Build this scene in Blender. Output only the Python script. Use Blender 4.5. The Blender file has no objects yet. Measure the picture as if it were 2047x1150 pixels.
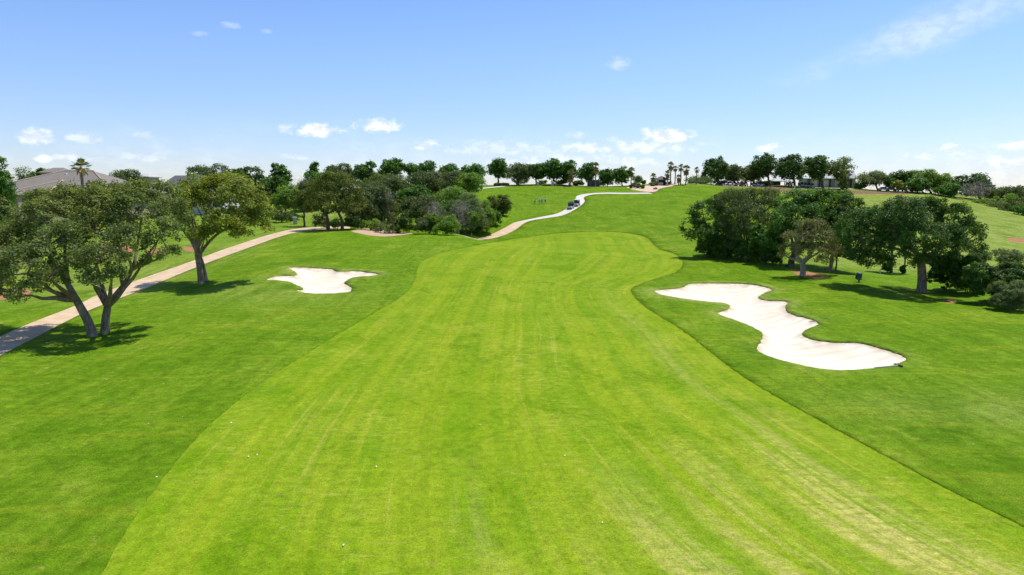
import bpy, bmesh, math, random, time
import numpy as np
from mathutils import Vector, Matrix, Euler
from mathutils.geometry import delaunay_2d_cdt

T0 = time.time()
random.seed(7)
RNG = np.random.default_rng(11)
S = bpy.context.scene
COL = S.collection
R = math.radians

# ------------------------------------------------------------------ camera
H = 11.0
F = 1365.0
PITCH = math.atan(190 / F)
CP, SP = math.cos(PITCH), math.sin(PITCH)


def slope(px, py):
    """direction through a photograph pixel, scaled so that its y is 1"""
    a = (px - 1023.5) / F
    b = (575 - py) / F
    dy = CP + b * SP
    dz = -SP + b * CP
    return a / dy, dz / dy


def at(px, py, Y):
    sx, sz = slope(px, py)
    return np.array([sx * Y, Y, H + sz * Y])


def ppm(Y):
    return F / Y          # photo pixels per metre at depth Y (about)


cam_d = bpy.data.cameras.new('camera')
cam = bpy.data.objects.new('camera', cam_d)
COL.objects.link(cam)
cam_d.sensor_width = 36
cam_d.lens = F / 2047 * 36
cam_d.clip_end = 20000
cam.location = (0, 0, H)
cam.rotation_euler = (R(90) - PITCH, 0, 0)
S.camera = cam

# ------------------------------------------------------------------ terrain heights
CTRL = []
for px in (-300, 0, 350, 700, 1023, 1350, 1700, 2047, 2350):
    for Y in (10, 17, 26, 36):
        CTRL.append((slope(px, 575)[0] * Y, Y, 0.0))
for px, py, Y in (
    # middle
    (1100, 700, 46), (1100, 600, 66), (1100, 530, 91), (1100, 487, 121), (1200, 465, 145),
    (1000, 487, 120), (1300, 482, 130), (1300, 560, 80), (900, 600, 65), (850, 530, 88),
    (1300, 440, 166), (1300, 412, 190), (1250, 395, 212), (1300, 385, 224), (1350, 374, 243),
    # far path
    (1150, 412, 187), (1125, 428, 177), (1045, 444, 164), (1005, 463, 152), (965, 478, 146),
    (1160, 391, 212), (1080, 407, 195), (1020, 420, 180), (1100, 378, 236), (1010, 385, 222),
    # left crest
    (640, 462, 127), (700, 462, 125), (850, 470, 125), (950, 478.5, 122), (1040, 485, 119),
    # left bank and lawn
    (640, 590, 69), (640, 545, 83), (760, 552, 81), (500, 600, 65), (300, 640, 57), (200, 668, 52.5),
    (400, 566, 77), (60, 650, 55), (300, 570, 76), (440, 506, 100), (550, 471, 119),
    (200, 500, 104), (0, 590, 71), (60, 540, 88), (590, 449, 147), (500, 450, 140), (400, 460, 130),
    # thicket and hillside left
    (800, 466, 132), (930, 471, 133), (990, 440, 158), (800, 400, 192), (700, 388, 215), (600, 420, 180),
    (960, 376, 238), (800, 374, 240), (1000, 371, 248),
    # right
    (1560, 740, 41.5), (1800, 720, 43.5), (1450, 575, 77), (1600, 640, 58), (1717, 565, 75), (1840, 582, 72.5),
    (1605, 551, 82), (1351, 508, 106), (1450, 516, 100), (1560, 527, 94), (1700, 548, 84),
    (2000, 620, 61), (2000, 590, 69), (2200, 600, 66),
    (1780, 540, 95), (1780, 500, 130), (1950, 520, 112), (2047, 500, 130), (2047, 470, 158), (1950, 470, 150),
    (2047, 440, 192), (1980, 415, 225), (1950, 402, 245), (1900, 396, 250), (1800, 389, 250), (1700, 389, 246),
    (2047, 430, 210), (2200, 440, 215), (1750, 420, 205), (1600, 395, 236), (1500, 380, 242), (1500, 420, 195),
    (1400, 460, 140), (1500, 470, 138), (1650, 480, 136),
    (1450, 372, 256), (1560, 372, 262), (1700, 378, 262), (1820, 384, 258),
):
    p = at(px, py, Y)
    CTRL.append(tuple(p))
for px, Y, z in ((-300, 130, 6), (0, 130, 6.2), (150, 122, 5.6), (300, 132, 5.6), (0, 170, 7), (300, 175, 7), (-300, 200, 8),
                 (450, 190, 7.5), (550, 220, 9), (0, 260, 9), (300, 260, 9), (600, 270, 11), (900, 262, 14.0), (1100, 264, 14.4),
                 (1300, 262, 14.4), (1400, 264, 14.4), (1560, 275, 13.9), (1700, 275, 12.6), (1850, 275, 10.8), (2047, 275, 7.5),
                 (2300, 260, 6.5), (-300, 90, 1.0), (2350, 100, 0.2), (2350, 150, 0.4)):
    CTRL.append((slope(px, 560)[0] * Y, Y, z))
for px in (-300, 100, 500, 900, 1200, 1500, 1800, 2100, 2350):
    CTRL.append((slope(px, 575)[0] * 340, 340, 7.0))
    CTRL.append((slope(px, 575)[0] * 480, 480, 4.0))
CTRL = np.array(CTRL)


def wc(X, Y):
    Yc = np.clip(Y, 10, 500)
    a = np.clip(X / (Yc + 15), -1.15, 1.15) * 2.4
    return a, np.log(Yc + 15)


def tps_k(r2):
    return np.where(r2 > 1e-12, 0.5 * r2 * np.log(np.maximum(r2, 1e-12)), 0)


CTA, CTB = wc(CTRL[:, 0], CTRL[:, 1])
CTN = len(CTA)
K = tps_k((CTA[:, None] - CTA[None]) ** 2 + (CTB[:, None] - CTB[None]) ** 2) + np.eye(CTN) * 0.0012
P = np.stack([np.ones(CTN), CTA, CTB], 1)
A = np.zeros((CTN + 3, CTN + 3))
A[:CTN, :CTN] = K
A[:CTN, CTN:] = P
A[CTN:, :CTN] = P.T
TW = np.linalg.solve(A, np.concatenate([CTRL[:, 2], np.zeros(3)]))


def ground_z(X, Y):
    X = np.asarray(X, float)
    Y = np.asarray(Y, float)
    a, b = wc(X, Y)
    sh = a.shape
    a = a.ravel()
    b = b.ravel()
    out = np.empty(len(a))
    for i in range(0, len(a), 20000):
        aa, bb = a[i:i + 20000], b[i:i + 20000]
        k = tps_k((aa[:, None] - CTA[None]) ** 2 + (bb[:, None] - CTB[None]) ** 2)
        out[i:i + 20000] = k @ TW[:CTN] + TW[CTN] + TW[CTN + 1] * aa + TW[CTN + 2] * bb
    z = out.reshape(sh)
    far = np.clip((Y - 420) / 200, 0, 1)
    z = z * (1 - far) + 3.0 * far
    # soft undulation of the turf
    und = (np.sin(X * .21 + 1.3 * np.sin(Y * .05)) * np.sin(Y * .13 + .8) + .6 * np.sin(X * .09 + Y * .17 + 2.1)) * .10
    return z + und * np.clip((Y - 25) / 30, 0, 1) * np.clip((140 - Y) / 40, .25, 1)


YS = np.concatenate([np.arange(9, 60, .12), np.arange(60, 150, .25), np.arange(150, 330, .5)])


def hit(px, py):
    """first ground point seen through a pixel"""
    sx, sz = slope(px, py)
    z = ground_z(sx * YS, YS)
    d = H + sz * YS - z
    k = np.argmax(d < 0)
    if d[k] >= 0:
        k = int(np.argmin(d[YS > 60]) + (YS <= 60).sum())   # grazes past: nearest approach
        Y = YS[k]
    else:
        t = d[k - 1] / (d[k - 1] - d[k]) if k else 0
        Y = YS[k - 1] + t * (YS[k] - YS[k - 1]) if k else YS[0]
    return np.array([sx * Y, Y, float(ground_z(sx * Y, Y))])


def ground_at(px, Y):
    X = slope(px, 560)[0] * Y
    return np.array([X, Y, float(ground_z(X, Y))])


# ------------------------------------------------------------------ helpers: tags, meshes
def tag(o, label=None, cat=None, group=None, kind=None):
    if label: o['label'] = label
    if cat: o['category'] = cat
    if group: o['group'] = group
    if kind: o['kind'] = kind
    return o


def empty(name, loc, rz=0):
    o = bpy.data.objects.new(name, None)
    o.empty_display_size = .3
    o.location = tuple(loc)
    o.rotation_euler = (0, 0, rz)
    COL.objects.link(o)
    return o


def mesh_np(name, V, Fc, mat, parent=None, smooth=False, tint=None, loc=None):
    V = np.asarray(V, np.float32)
    Fc = np.asarray(Fc, np.int32)
    me = bpy.data.meshes.new(name)
    k = Fc.shape[1]
    me.vertices.add(len(V))
    me.vertices.foreach_set('co', V.ravel())
    me.loops.add(Fc.size)
    me.loops.foreach_set('vertex_index', Fc.ravel())
    me.polygons.add(len(Fc))
    me.polygons.foreach_set('loop_start', np.arange(len(Fc), dtype=np.int32) * k)
    me.polygons.foreach_set('use_smooth', np.full(len(Fc), smooth))
    me.update(calc_edges=True)
    if tint is not None:
        at_ = me.attributes.new('tint', 'FLOAT', 'POINT')
        at_.data.foreach_set('value', np.asarray(tint, np.float32))
    me.materials.append(mat)
    o = bpy.data.objects.new(name, me)
    COL.objects.link(o)
    if parent: o.parent = parent
    if loc is not None: o.location = tuple(loc)
    return o


class MB:
    """collects shapes into one mesh"""
    def __init__(s):
        s.bm = bmesh.new()

    def box(s, c, d, rz=0, rx=0, ry=0, bev=0):
        M = Matrix.Translation(c) @ Euler((rx, ry, rz)).to_matrix().to_4x4() @ Matrix.Diagonal((d[0], d[1], d[2], 1))
        g = bmesh.ops.create_cube(s.bm, size=1, matrix=M)
        if bev:
            es = list({e for v in g['verts'] for e in v.link_edges})
            bmesh.ops.bevel(s.bm, geom=es, offset=bev, segments=2, affect='EDGES', profile=.7)
        return s

    def cyl(s, p, q, r, r2=None, n=12):
        p, q = Vector(p), Vector(q)
        d = q - p
        M = Matrix.Translation((p + q) / 2) @ d.to_track_quat('Z', 'Y').to_matrix().to_4x4()
        bmesh.ops.create_cone(s.bm, cap_ends=True, segments=n, radius1=r, radius2=r if r2 is None else r2, depth=d.length, matrix=M)
        return s

    def ball(s, c, r, sc=(1, 1, 1), n=10):
        M = Matrix.Translation(c) @ Matrix.Diagonal((r * sc[0], r * sc[1], r * sc[2], 1))
        bmesh.ops.create_uvsphere(s.bm, u_segments=n + 2, v_segments=n, radius=1, matrix=M)
        return s

    def poly(s, pts):
        vs = [s.bm.verts.new(tuple(p)) for p in pts]
        s.bm.faces.new(vs)
        return s

    def prism(s, prof, x0, x1):
        """profile in y,z swept along x"""
        a = [s.bm.verts.new((x0, y, z)) for y, z in prof]
        b = [s.bm.verts.new((x1, y, z)) for y, z in prof]
        s.bm.faces.new(a)
        s.bm.faces.new(b[::-1])
        m = len(prof)
        for i in range(m):
            s.bm.faces.new((a[i], b[i], b[(i + 1) % m], a[(i + 1) % m]))
        return s

    def build(s, name, mat, parent=None, smooth=False, loc=None, rz=0):
        bmesh.ops.recalc_face_normals(s.bm, faces=s.bm.faces)
        me = bpy.data.meshes.new(name)
        s.bm.to_mesh(me)
        s.bm.free()
        if smooth:
            me.polygons.foreach_set('use_smooth', np.full(len(me.polygons), True))
        me.materials.append(mat)
        o = bpy.data.objects.new(name, me)
        COL.objects.link(o)
        if parent: o.parent = parent
        if loc is not None: o.location = tuple(loc)
        o.rotation_euler = (0, 0, rz)
        return o


def copy_tree(o, parent=None):
    c = o.copy()
    COL.objects.link(c)
    c.parent = parent
    for ch in list(o.children):
        copy_tree(ch, c)
    return c


# ------------------------------------------------------------------ materials
class NT:
    def __init__(s, name):
        s.m = bpy.data.materials.new(name)
        s.m.use_nodes = True
        s.t = s.m.node_tree
        s.t.nodes.clear()
        s.out = s.t.nodes.new('ShaderNodeOutputMaterial')

    def n(s, typ, **kw):
        nd = s.t.nodes.new(typ)
        for k, v in kw.items():
            if k in nd.bl_rna.properties: setattr(nd, k, v)
        return nd

    def set(s, nd, sock, v):
        i = nd.inputs[sock]
        if hasattr(v, 'is_output'): s.t.links.new(v, i)
        else: i.default_value = v

    def noise(s, vec, scale, detail=3, rough=.55, dist=0):
        nd = s.n('ShaderNodeTexNoise')
        if vec is not None: s.set(nd, 'Vector', vec)
        s.set(nd, 'Scale', scale); s.set(nd, 'Detail', detail); s.set(nd, 'Roughness', rough); s.set(nd, 'Distortion', dist)
        return nd.outputs['Fac']

    def ramp(s, fac, stops):
        nd = s.n('ShaderNodeValToRGB')
        e = nd.color_ramp.elements
        while len(e) < len(stops): e.new(.5)
        for i, (p, c) in enumerate(stops):
            e[i].position = p
            e[i].color = (c[0], c[1], c[2], 1) if hasattr(c, '__len__') else (c, c, c, 1)
        s.set(nd, 'Fac', fac)
        return nd.outputs['Color']

    def mix(s, fac, a, b, mode='MIX'):
        nd = s.n('ShaderNodeMix')
        nd.data_type = 'RGBA'
        nd.blend_type = mode
        s.set(nd, 0, fac)
        for i, v in ((6, a), (7, b)):
            s.set(nd, i, v if hasattr(v, 'is_output') else (v[0], v[1], v[2], 1))
        return nd.outputs[2]

    def math(s, op, a, b=0.0, c=0.0):
        nd = s.n('ShaderNodeMath')
        nd.operation = op
        s.set(nd, 0, a); s.set(nd, 1, b)
        if op in ('MULTIPLY_ADD', 'SMOOTH_MIN'): s.set(nd, 2, c)
        return nd.outputs[0]

    def sstep(s, v, lo, hi):
        nd = s.n('ShaderNodeMapRange')
        nd.interpolation_type = 'SMOOTHSTEP'
        s.set(nd, 0, v); s.set(nd, 1, lo); s.set(nd, 2, hi)
        return nd.outputs[0]

    def attr(s, name):
        nd = s.n('ShaderNodeAttribute')
        nd.attribute_name = name
        return nd

    def pos(s):
        return s.n('ShaderNodeNewGeometry').outputs['Position']

    def obj(s):
        return s.n('ShaderNodeTexCoord').outputs['Object']

    def mapped(s, vec, scale=(1, 1, 1), rot=(0, 0, 0)):
        nd = s.n('ShaderNodeMapping')
        s.set(nd, 'Vector', vec); s.set(nd, 'Scale', scale); s.set(nd, 'Rotation', rot)
        return nd.outputs[0]

    def bump(s, h, strength=.3, dist=.02):
        nd = s.n('ShaderNodeBump')
        s.set(nd, 'Height', h); s.set(nd, 'Strength', strength); s.set(nd, 'Distance', dist)
        return nd.outputs[0]

    def bsdf(s, col, rough=.8, spec=.2, normal=None, metal=0, coat=0, sheen=0):
        nd = s.n('ShaderNodeBsdfPrincipled')
        s.set(nd, 'Base Color', col if hasattr(col, 'is_output') else (*col, 1))
        s.set(nd, 'Roughness', rough); s.set(nd, 'Specular IOR Level', spec); s.set(nd, 'Metallic', metal)
        s.set(nd, 'Coat Weight', coat)
        if normal is not None: s.set(nd, 'Normal', normal)
        return nd.outputs[0]

    def done(s, sh):
        s.t.links.new(sh, s.out.inputs[0])
        return s.m


def plain(name, col, rough=.7, spec=.3, metal=0, coat=0, var=.12, scale=3.0):
    t = NT(name)
    n1 = t.noise(t.obj(), scale, 4)
    c = t.mix(n1, [x * (1 - var) for x in col], [min(1, x * (1 + var)) for x in col])
    return t.done(t.bsdf(c, rough, spec, None, metal, coat))


def grass_rough():
    t = NT('rough_grass')
    p = t.pos()
    big = t.noise(p, .055, 3, .5, .6)
    mid = t.noise(t.mapped(p, (1, .75, 1), (0, 0, .5)), .22, 10, .70, .35)
    oct_ = t.noise(p, 1.7, 9, .80)
    fine = t.noise(p, 17, 4, .8)
    base = t.ramp(mid, [(.30, (.058, .132, .003)), (.45, (.094, .182, .0055)), (.57, (.132, .215, .010)), (.72, (.21, .262, .028))])
    base = t.mix(t.math('MULTIPLY', t.sstep(big, .40, .66), .38), base, (.105, .205, .006))
    fl = t.noise(t.mapped(p, (1, .7, 1)), .8, 9, .78, .8)
    base = t.mix(t.math('MULTIPLY', t.sstep(fl, .56, .72), .55), base, (.30, .275, .055))
    base = t.mix(t.math('MULTIPLY', t.attr('dry').outputs['Fac'], t.sstep(mid, .22, .62)), base, (.235, .275, .062))
    ml = t.noise(t.mapped(p, (1.0, .05, 1), (0, 0, .35)), 1.1, 3, .6)
    base = t.mix(t.math('MULTIPLY', t.sstep(ml, .50, .60), .30), base, (.062, .125, .002))
    ml2 = t.noise(t.mapped(p, (.06, 1.0, 1), (0, 0, .25)), .9, 3, .6)
    base = t.mix(t.math('MULTIPLY', t.sstep(ml2, .52, .64), .30), base, (.20, .235, .012))
    base = t.mix(1.0, base, t.ramp(oct_, [(.30, .60), (.5, 1.02), (.70, 1.48)]), 'MULTIPLY')
    base = t.mix(1.0, base, t.ramp(fine, [(.30, .42), (.5, 1.0), (.70, 1.6)]), 'MULTIPLY')
    nb = t.bump(t.math('ADD', t.math('MULTIPLY', fine, .4), oct_), .6, .10)
    return t.done(t.bsdf(base, .85, .02, nb))


def grass_fair():
    t = NT('fairway_grass')
    p = t.pos()
    uv = t.n('ShaderNodeUVMap').outputs[0]
    big = t.noise(p, .05, 3, .5, .5)
    mid = t.noise(p, .25, 9, .68, .4)
    oct_ = t.noise(p, 2.2, 9, .78)
    fine = t.noise(p, 21, 4, .8)
    base = t.ramp(mid, [(.30, (.102, .205, .004)), (.45, (.150, .245, .007)), (.58, (.188, .268, .012)), (.74, (.255, .30, .030))])
    base = t.mix(t.math('MULTIPLY', t.sstep(big, .42, .64), .5), base, (.130, .232, .004))
    st = t.noise(t.mapped(uv, (1, .012, 1)), .55, 2, .5)
    base = t.mix(t.math('MULTIPLY', t.sstep(st, .44, .54), .38), base, (.25, .300, .014))
    st2 = t.noise(t.mapped(uv, (1, .015, 1)), 1.15, 3, .6)
    base = t.mix(t.math('MULTIPLY', t.sstep(st2, .50, .60), .32), base, (.105, .20, .003))
    th = t.noise(t.mapped(uv, (1, .022, 1)), 2.2, 4, .65, .12)
    zone = t.noise(t.mapped(uv, (.12, .03, 1)), 1, 3, .5)
    base = t.mix(t.math('MULTIPLY', t.math('MULTIPLY', t.sstep(th, .54, .74), t.sstep(zone, .38, .62)), .62), base, (.38, .345, .06))
    tick = t.noise(t.mapped(uv, (.9, 4.2, 1)), 1.0, 5, .7, .3)
    zone2 = t.noise(t.mapped(uv, (.20, .10, 1)), 1.0, 4, .6)
    base = t.mix(t.math('MULTIPLY', t.math('MULTIPLY', t.sstep(tick, .48, .70), t.sstep(zone2, .42, .64)), .55), base, (.38, .34, .07))
    dk = t.noise(t.mapped(uv, (.5, .3, 1)), .55, 8, .72, .8)
    base = t.mix(t.math('MULTIPLY', t.sstep(dk, .50, .68), .70), base, (.085, .178, .0015))
    at_w = t.attr('worn').outputs['Fac']
    wn = t.noise(t.mapped(uv, (1, .03, 1)), 1.3, 5, .7, .1)
    wt = t.noise(t.mapped(uv, (1.2, 4.5, 1)), 1.0, 5, .7, .2)
    base = t.mix(t.math('MULTIPLY', t.math('MULTIPLY', at_w, t.sstep(wn, .40, .60)), t.math('MULTIPLY_ADD', t.sstep(wt, .34, .58), .75, .25)), base, (.50, .405, .14))
    base = t.mix(1.0, base, t.ramp(oct_, [(.30, .70), (.5, 1.02), (.70, 1.32)]), 'MULTIPLY')
    base = t.mix(1.0, base, t.ramp(fine, [(.30, .50), (.5, 1.0), (.70, 1.5)]), 'MULTIPLY')
    nb = t.bump(t.math('ADD', t.math('MULTIPLY', fine, .4), oct_), .35, .05)
    return t.done(t.bsdf(base, .85, .02, nb))


def sand_mat():
    t = NT('bunker_sand')
    p = t.pos()
    a = t.noise(p, .35, 4, .55, 1.2)
    w = t.n('ShaderNodeTexWave')
    w.wave_type = 'RINGS'
    t.set(w, 'Vector', t.mapped(p, (.16, .10, 0))); t.set(w, 'Scale', 2.2); t.set(w, 'Distortion', 5); t.set(w, 'Detail', 3)
    f = t.noise(p, 22, 3, .7)
    c = t.mix(t.sstep(a, .42, .75), (.72, .68, .53), (.65, .565, .415))
    c = t.mix(t.math('MULTIPLY', t.sstep(w.outputs['Fac'], .55, .95), .40), c, (.58, .48, .34))
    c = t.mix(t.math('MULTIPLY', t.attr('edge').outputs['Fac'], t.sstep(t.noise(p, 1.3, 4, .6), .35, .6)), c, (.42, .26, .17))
    nb = t.bump(t.math('ADD', t.math('MULTIPLY', w.outputs['Fac'], .6), f), .4, .03)
    return t.done(t.bsdf(c, .9, .05, nb))


def path_mat():
    t = NT('path_concrete')
    p = t.pos()
    a = t.noise(p, .8, 5, .6)
    f = t.noise(p, 14, 4, .7)
    c = t.mix(t.sstep(a, .3, .7), (.49, .355, .215), (.61, .46, .30))
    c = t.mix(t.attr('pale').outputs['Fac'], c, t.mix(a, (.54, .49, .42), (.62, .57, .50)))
    c = t.mix(1, c, t.ramp(f, [(.3, .8), (.6, 1.08)]), 'MULTIPLY')
    c = t.mix(t.math('MULTIPLY', t.sstep(t.noise(p, .35, 4, .7, 1), .55, .75), .35), c, (.33, .22, .15))
    return t.done(t.bsdf(c, .9, .1, t.bump(f, .2, .01)))


def soil_mat(name, c0, c1, scale=2.0):
    t = NT(name)
    p = t.pos()
    a = t.noise(p, scale, 5, .65, .5)
    f = t.noise(p, scale * 7, 4, .7)
    c = t.mix(t.sstep(a, .3, .7), c0, c1)
    c = t.mix(1, c, t.ramp(f, [(.3, .55), (.7, 1.25)]), 'MULTIPLY')
    return t.done(t.bsdf(c, .95, .05, t.bump(f, .6, .06)))


def leaf_mat(name, c0, c1, c2, trans=.30, hue=.03):
    t = NT(name)
    tint = t.attr('tint').outputs['Fac']
    c = t.ramp(tint, [(.0, c0), (.5, c1), (1.0, c2)])
    n1 = t.noise(t.obj(), .45, 2)
    hs = t.n('ShaderNodeHueSaturation')
    t.set(hs, 'Color', c)
    t.set(hs, 'Hue', t.math('MULTIPLY_ADD', n1, hue, .5 - hue / 2))
    t.set(hs, 'Value', t.math('MULTIPLY_ADD', n1, 1.0, .95))
    c = hs.outputs[0]
    b = t.bsdf(c, .45, .20)
    tr = t.n('ShaderNodeBsdfTranslucent')
    t.set(tr, 'Color', t.mix(1, c, (1.5, 1.35, .6), 'MULTIPLY'))
    mx = t.n('ShaderNodeMixShader')
    t.set(mx, 0, trans)
    t.t.links.new(b, mx.inputs[1])
    t.t.links.new(tr.outputs[0], mx.inputs[2])
    return t.done(mx.outputs[0])


def bark_mat(name, c0, c1):
    t = NT(name)
    o = t.obj()
    a = t.noise(t.mapped(o, (6, 6, 1.3)), 1.6, 5, .7, .4)
    b = t.noise(o, .9, 3)
    c = t.mix(t.sstep(a, .3, .7), c0, c1)
    c = t.mix(t.math('MULTIPLY', t.sstep(b, .5, .7), .5), c, [x * 1.6 for x in c1])
    return t.done(t.bsdf(c, .95, .05, t.bump(a, .9, .05)))


M = {}
M['rough'] = grass_rough()
M['fair'] = grass_fair()
M['sand'] = sand_mat()
M['path'] = path_mat()
M['mulch'] = soil_mat('wood_mulch', (.42, .27, .17), (.60, .43, .30), 3)
M['gravel'] = soil_mat('pink_gravel', (.58, .40, .29), (.68, .52, .40), 2)
M['clay'] = soil_mat('red_clay', (.33, .15, .07), (.42, .22, .11), 1.2)
M['bank'] = soil_mat('brown_mulch', (.17, .10, .06), (.27, .17, .10), 1.5)
M['straw'] = soil_mat('dry_straw_turf', (.26, .22, .08), (.36, .30, .14), 1.2)
M['leaf_oak'] = leaf_mat('oak_leaves', (.036, .058, .014), (.105, .145, .036), (.235, .27, .095), .36)
M['leaf_bright'] = leaf_mat('bright_oak_leaves', (.046, .072, .010), (.125, .165, .018), (.25, .275, .050), .38)
M['leaf_dark'] = leaf_mat('dark_oak_leaves', (.018, .050, .007), (.044, .100, .012), (.095, .155, .024), .30)
M['leaf_deep'] = leaf_mat('deep_green_leaves', (.020, .062, .007), (.052, .130, .013), (.115, .20, .028), .34)
M['leaf_fresh'] = leaf_mat('fresh_green_leaves', (.050, .110, .012), (.115, .205, .024), (.20, .285, .050), .38)
M['leaf_grey'] = leaf_mat('grey_green_leaves', (.055, .088, .026), (.11, .16, .055), (.18, .225, .095), .32)
M['leaf_olive'] = leaf_mat('olive_leaves', (.034, .054, .007), (.080, .110, .013), (.15, .18, .032), .30)
M['leaf_dusky'] = leaf_mat('dusky_leaves', (.034, .056, .014), (.072, .106, .028), (.135, .17, .055), .30)
M['leaf_rust'] = leaf_mat('rusty_juniper_leaves', (.050, .060, .018), (.108, .126, .034), (.18, .172, .058), .28, .06)
M['leaf_straw'] = leaf_mat('dead_fronds', (.22, .14, .06), (.36, .24, .10), (.50, .36, .18), .2)
M['twig'] = leaf_mat('bare_twigs', (.13, .11, .095), (.22, .19, .165), (.34, .30, .26), .05)
M['leaf_palm'] = leaf_mat('palm_fronds', (.055, .080, .022), (.11, .135, .040), (.20, .21, .08), .25)
M['bark'] = bark_mat('oak_bark', (.12, .092, .068), (.32, .25, .185))
M['bark_dark'] = bark_mat('dark_bark', (.07, .054, .04), (.18, .14, .105))
M['bark_pale'] = bark_mat('pale_bark', (.23, .185, .145), (.43, .36, .29))

# ------------------------------------------------------------------ outlines traced on the ground
def curve(pts, closed, per=5):
    pts = np.array(pts, float)
    m = len(pts)
    out = []
    for i in range(m if closed else m - 1):
        p1, p2 = pts[i], pts[(i + 1) % m]
        p0 = pts[i - 1] if (closed or i > 0) else p1
        p3 = pts[(i + 2) % m] if (closed or i + 2 < m) else p2
        for t in np.linspace(0, 1, per, endpoint=False):
            out.append(.5 * (2 * p1 + (p2 - p0) * t + (2 * p0 - 5 * p1 + 4 * p2 - p3) * t * t + (3 * p1 - p0 - 3 * p2 + p3) * t ** 3))
    if not closed: out.append(pts[-1])
    return np.array(out)


def ground_poly(pts, per=4, closed=True):
    return np.array([hit(x, y)[:2] for x, y in curve(pts, closed, per)])


def strip(left, right, per=4):
    a = ground_poly(left, per, False)
    b = ground_poly(right, per, False)
    return np.concatenate([a, b])


FL = ground_poly([(200, 1150), (262, 1045), (330, 950), (385, 885), (440, 830), (530, 760), (640, 690), (740, 630), (800, 595), (826, 568),
                  (833, 545), (840, 528), (866, 511), (940, 493), (1020, 479), (1100, 468), (1150, 464.5), (1205, 463)], 4, False)
FR = ground_poly([(1205, 463), (1255, 466), (1290, 474), (1306, 488), (1320, 499), (1345, 506), (1362, 517), (1364, 530), (1350, 544),
                  (1310, 558), (1276, 570), (1262, 582), (1272, 600), (1310, 627), (1370, 664), (1430, 712), (1500, 762), (1620, 830),
                  (1760, 905), (1900, 980), (2047, 1052)], 4, False)
FAIR = np.concatenate([[[-12.2, -40], [-11.8, 4], [-11.0, 13]], FL, FR[1:], [[20.5, 12], [23, 0], [24, -40]]])
BUNK_R = ground_poly([(1307, 588), (1318, 585), (1359, 581), (1377, 573), (1400, 571.4), (1436, 571), (1471, 571.6), (1509, 574.6),
                      (1543, 584), (1525, 594), (1516, 601), (1532, 606), (1570, 608), (1574, 613), (1570, 623), (1588, 634), (1612, 638),
                      (1637, 648), (1612, 661), (1604, 669), (1629, 679), (1670, 684), (1717, 685), (1758, 695), (1796, 707), (1812, 717),
                      (1802, 726), (1758, 736), (1685, 741.6), (1626, 736), (1568, 723), (1535, 713), (1513, 700), (1519, 686), (1524, 673),
                      (1518, 663), (1488, 650), (1450, 638), (1433, 631), (1448, 626), (1459, 620), (1448, 613), (1415, 610), (1362, 603), (1324, 596)], 4)
BUNK_L = ground_poly([(533, 561), (546, 556), (563, 553.6), (584, 554.3), (593, 552.6), (590, 547.8), (577, 540.3), (605, 539), (641, 541),
                      (664, 543), (676, 547), (711, 546), (737, 548.7), (757, 552), (750, 555), (720, 556.6), (700, 560), (689, 567),
                      (697, 571), (704, 576), (700, 584), (686, 586), (650, 588), (609, 586), (591, 580), (605, 579), (602, 575), (579, 566), (558, 563)], 4)
PATH_L = strip([(-420, 870), (-150, 740), (0, 672), (60, 646), (150, 611), (196, 589), (274, 560), (378, 524), (440, 501), (509, 478), (550, 466), (587, 458), (640, 453.5), (700, 452.5)],
               [(700, 457), (640, 459.5), (600, 463.5), (560, 473), (509, 491), (440, 516), (383, 538), (330, 560), (274, 583), (196, 613), (149, 634), (60, 680), (0, 711), (-150, 790), (-420, 940)])
PATH_F = strip([(952, 477.5), (976, 471), (1004, 458), (1026, 446), (1042, 441.6), (1082, 433.5), (1113, 427), (1131, 418), (1143, 411), (1154, 402),
                (1151, 394), (1160, 389.5), (1179, 386.7), (1209, 385), (1247, 385.3), (1297, 385)],
               [(1306, 387.4), (1247, 387.8), (1209, 387.6), (1184, 389), (1170, 393), (1167, 397), (1169, 402), (1163, 409.5), (1146, 421), (1123, 431),
                (1092, 436), (1062, 441), (1047, 447), (1031, 459), (1009, 470), (988, 476), (973, 478.5), (956, 479.5)])
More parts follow.
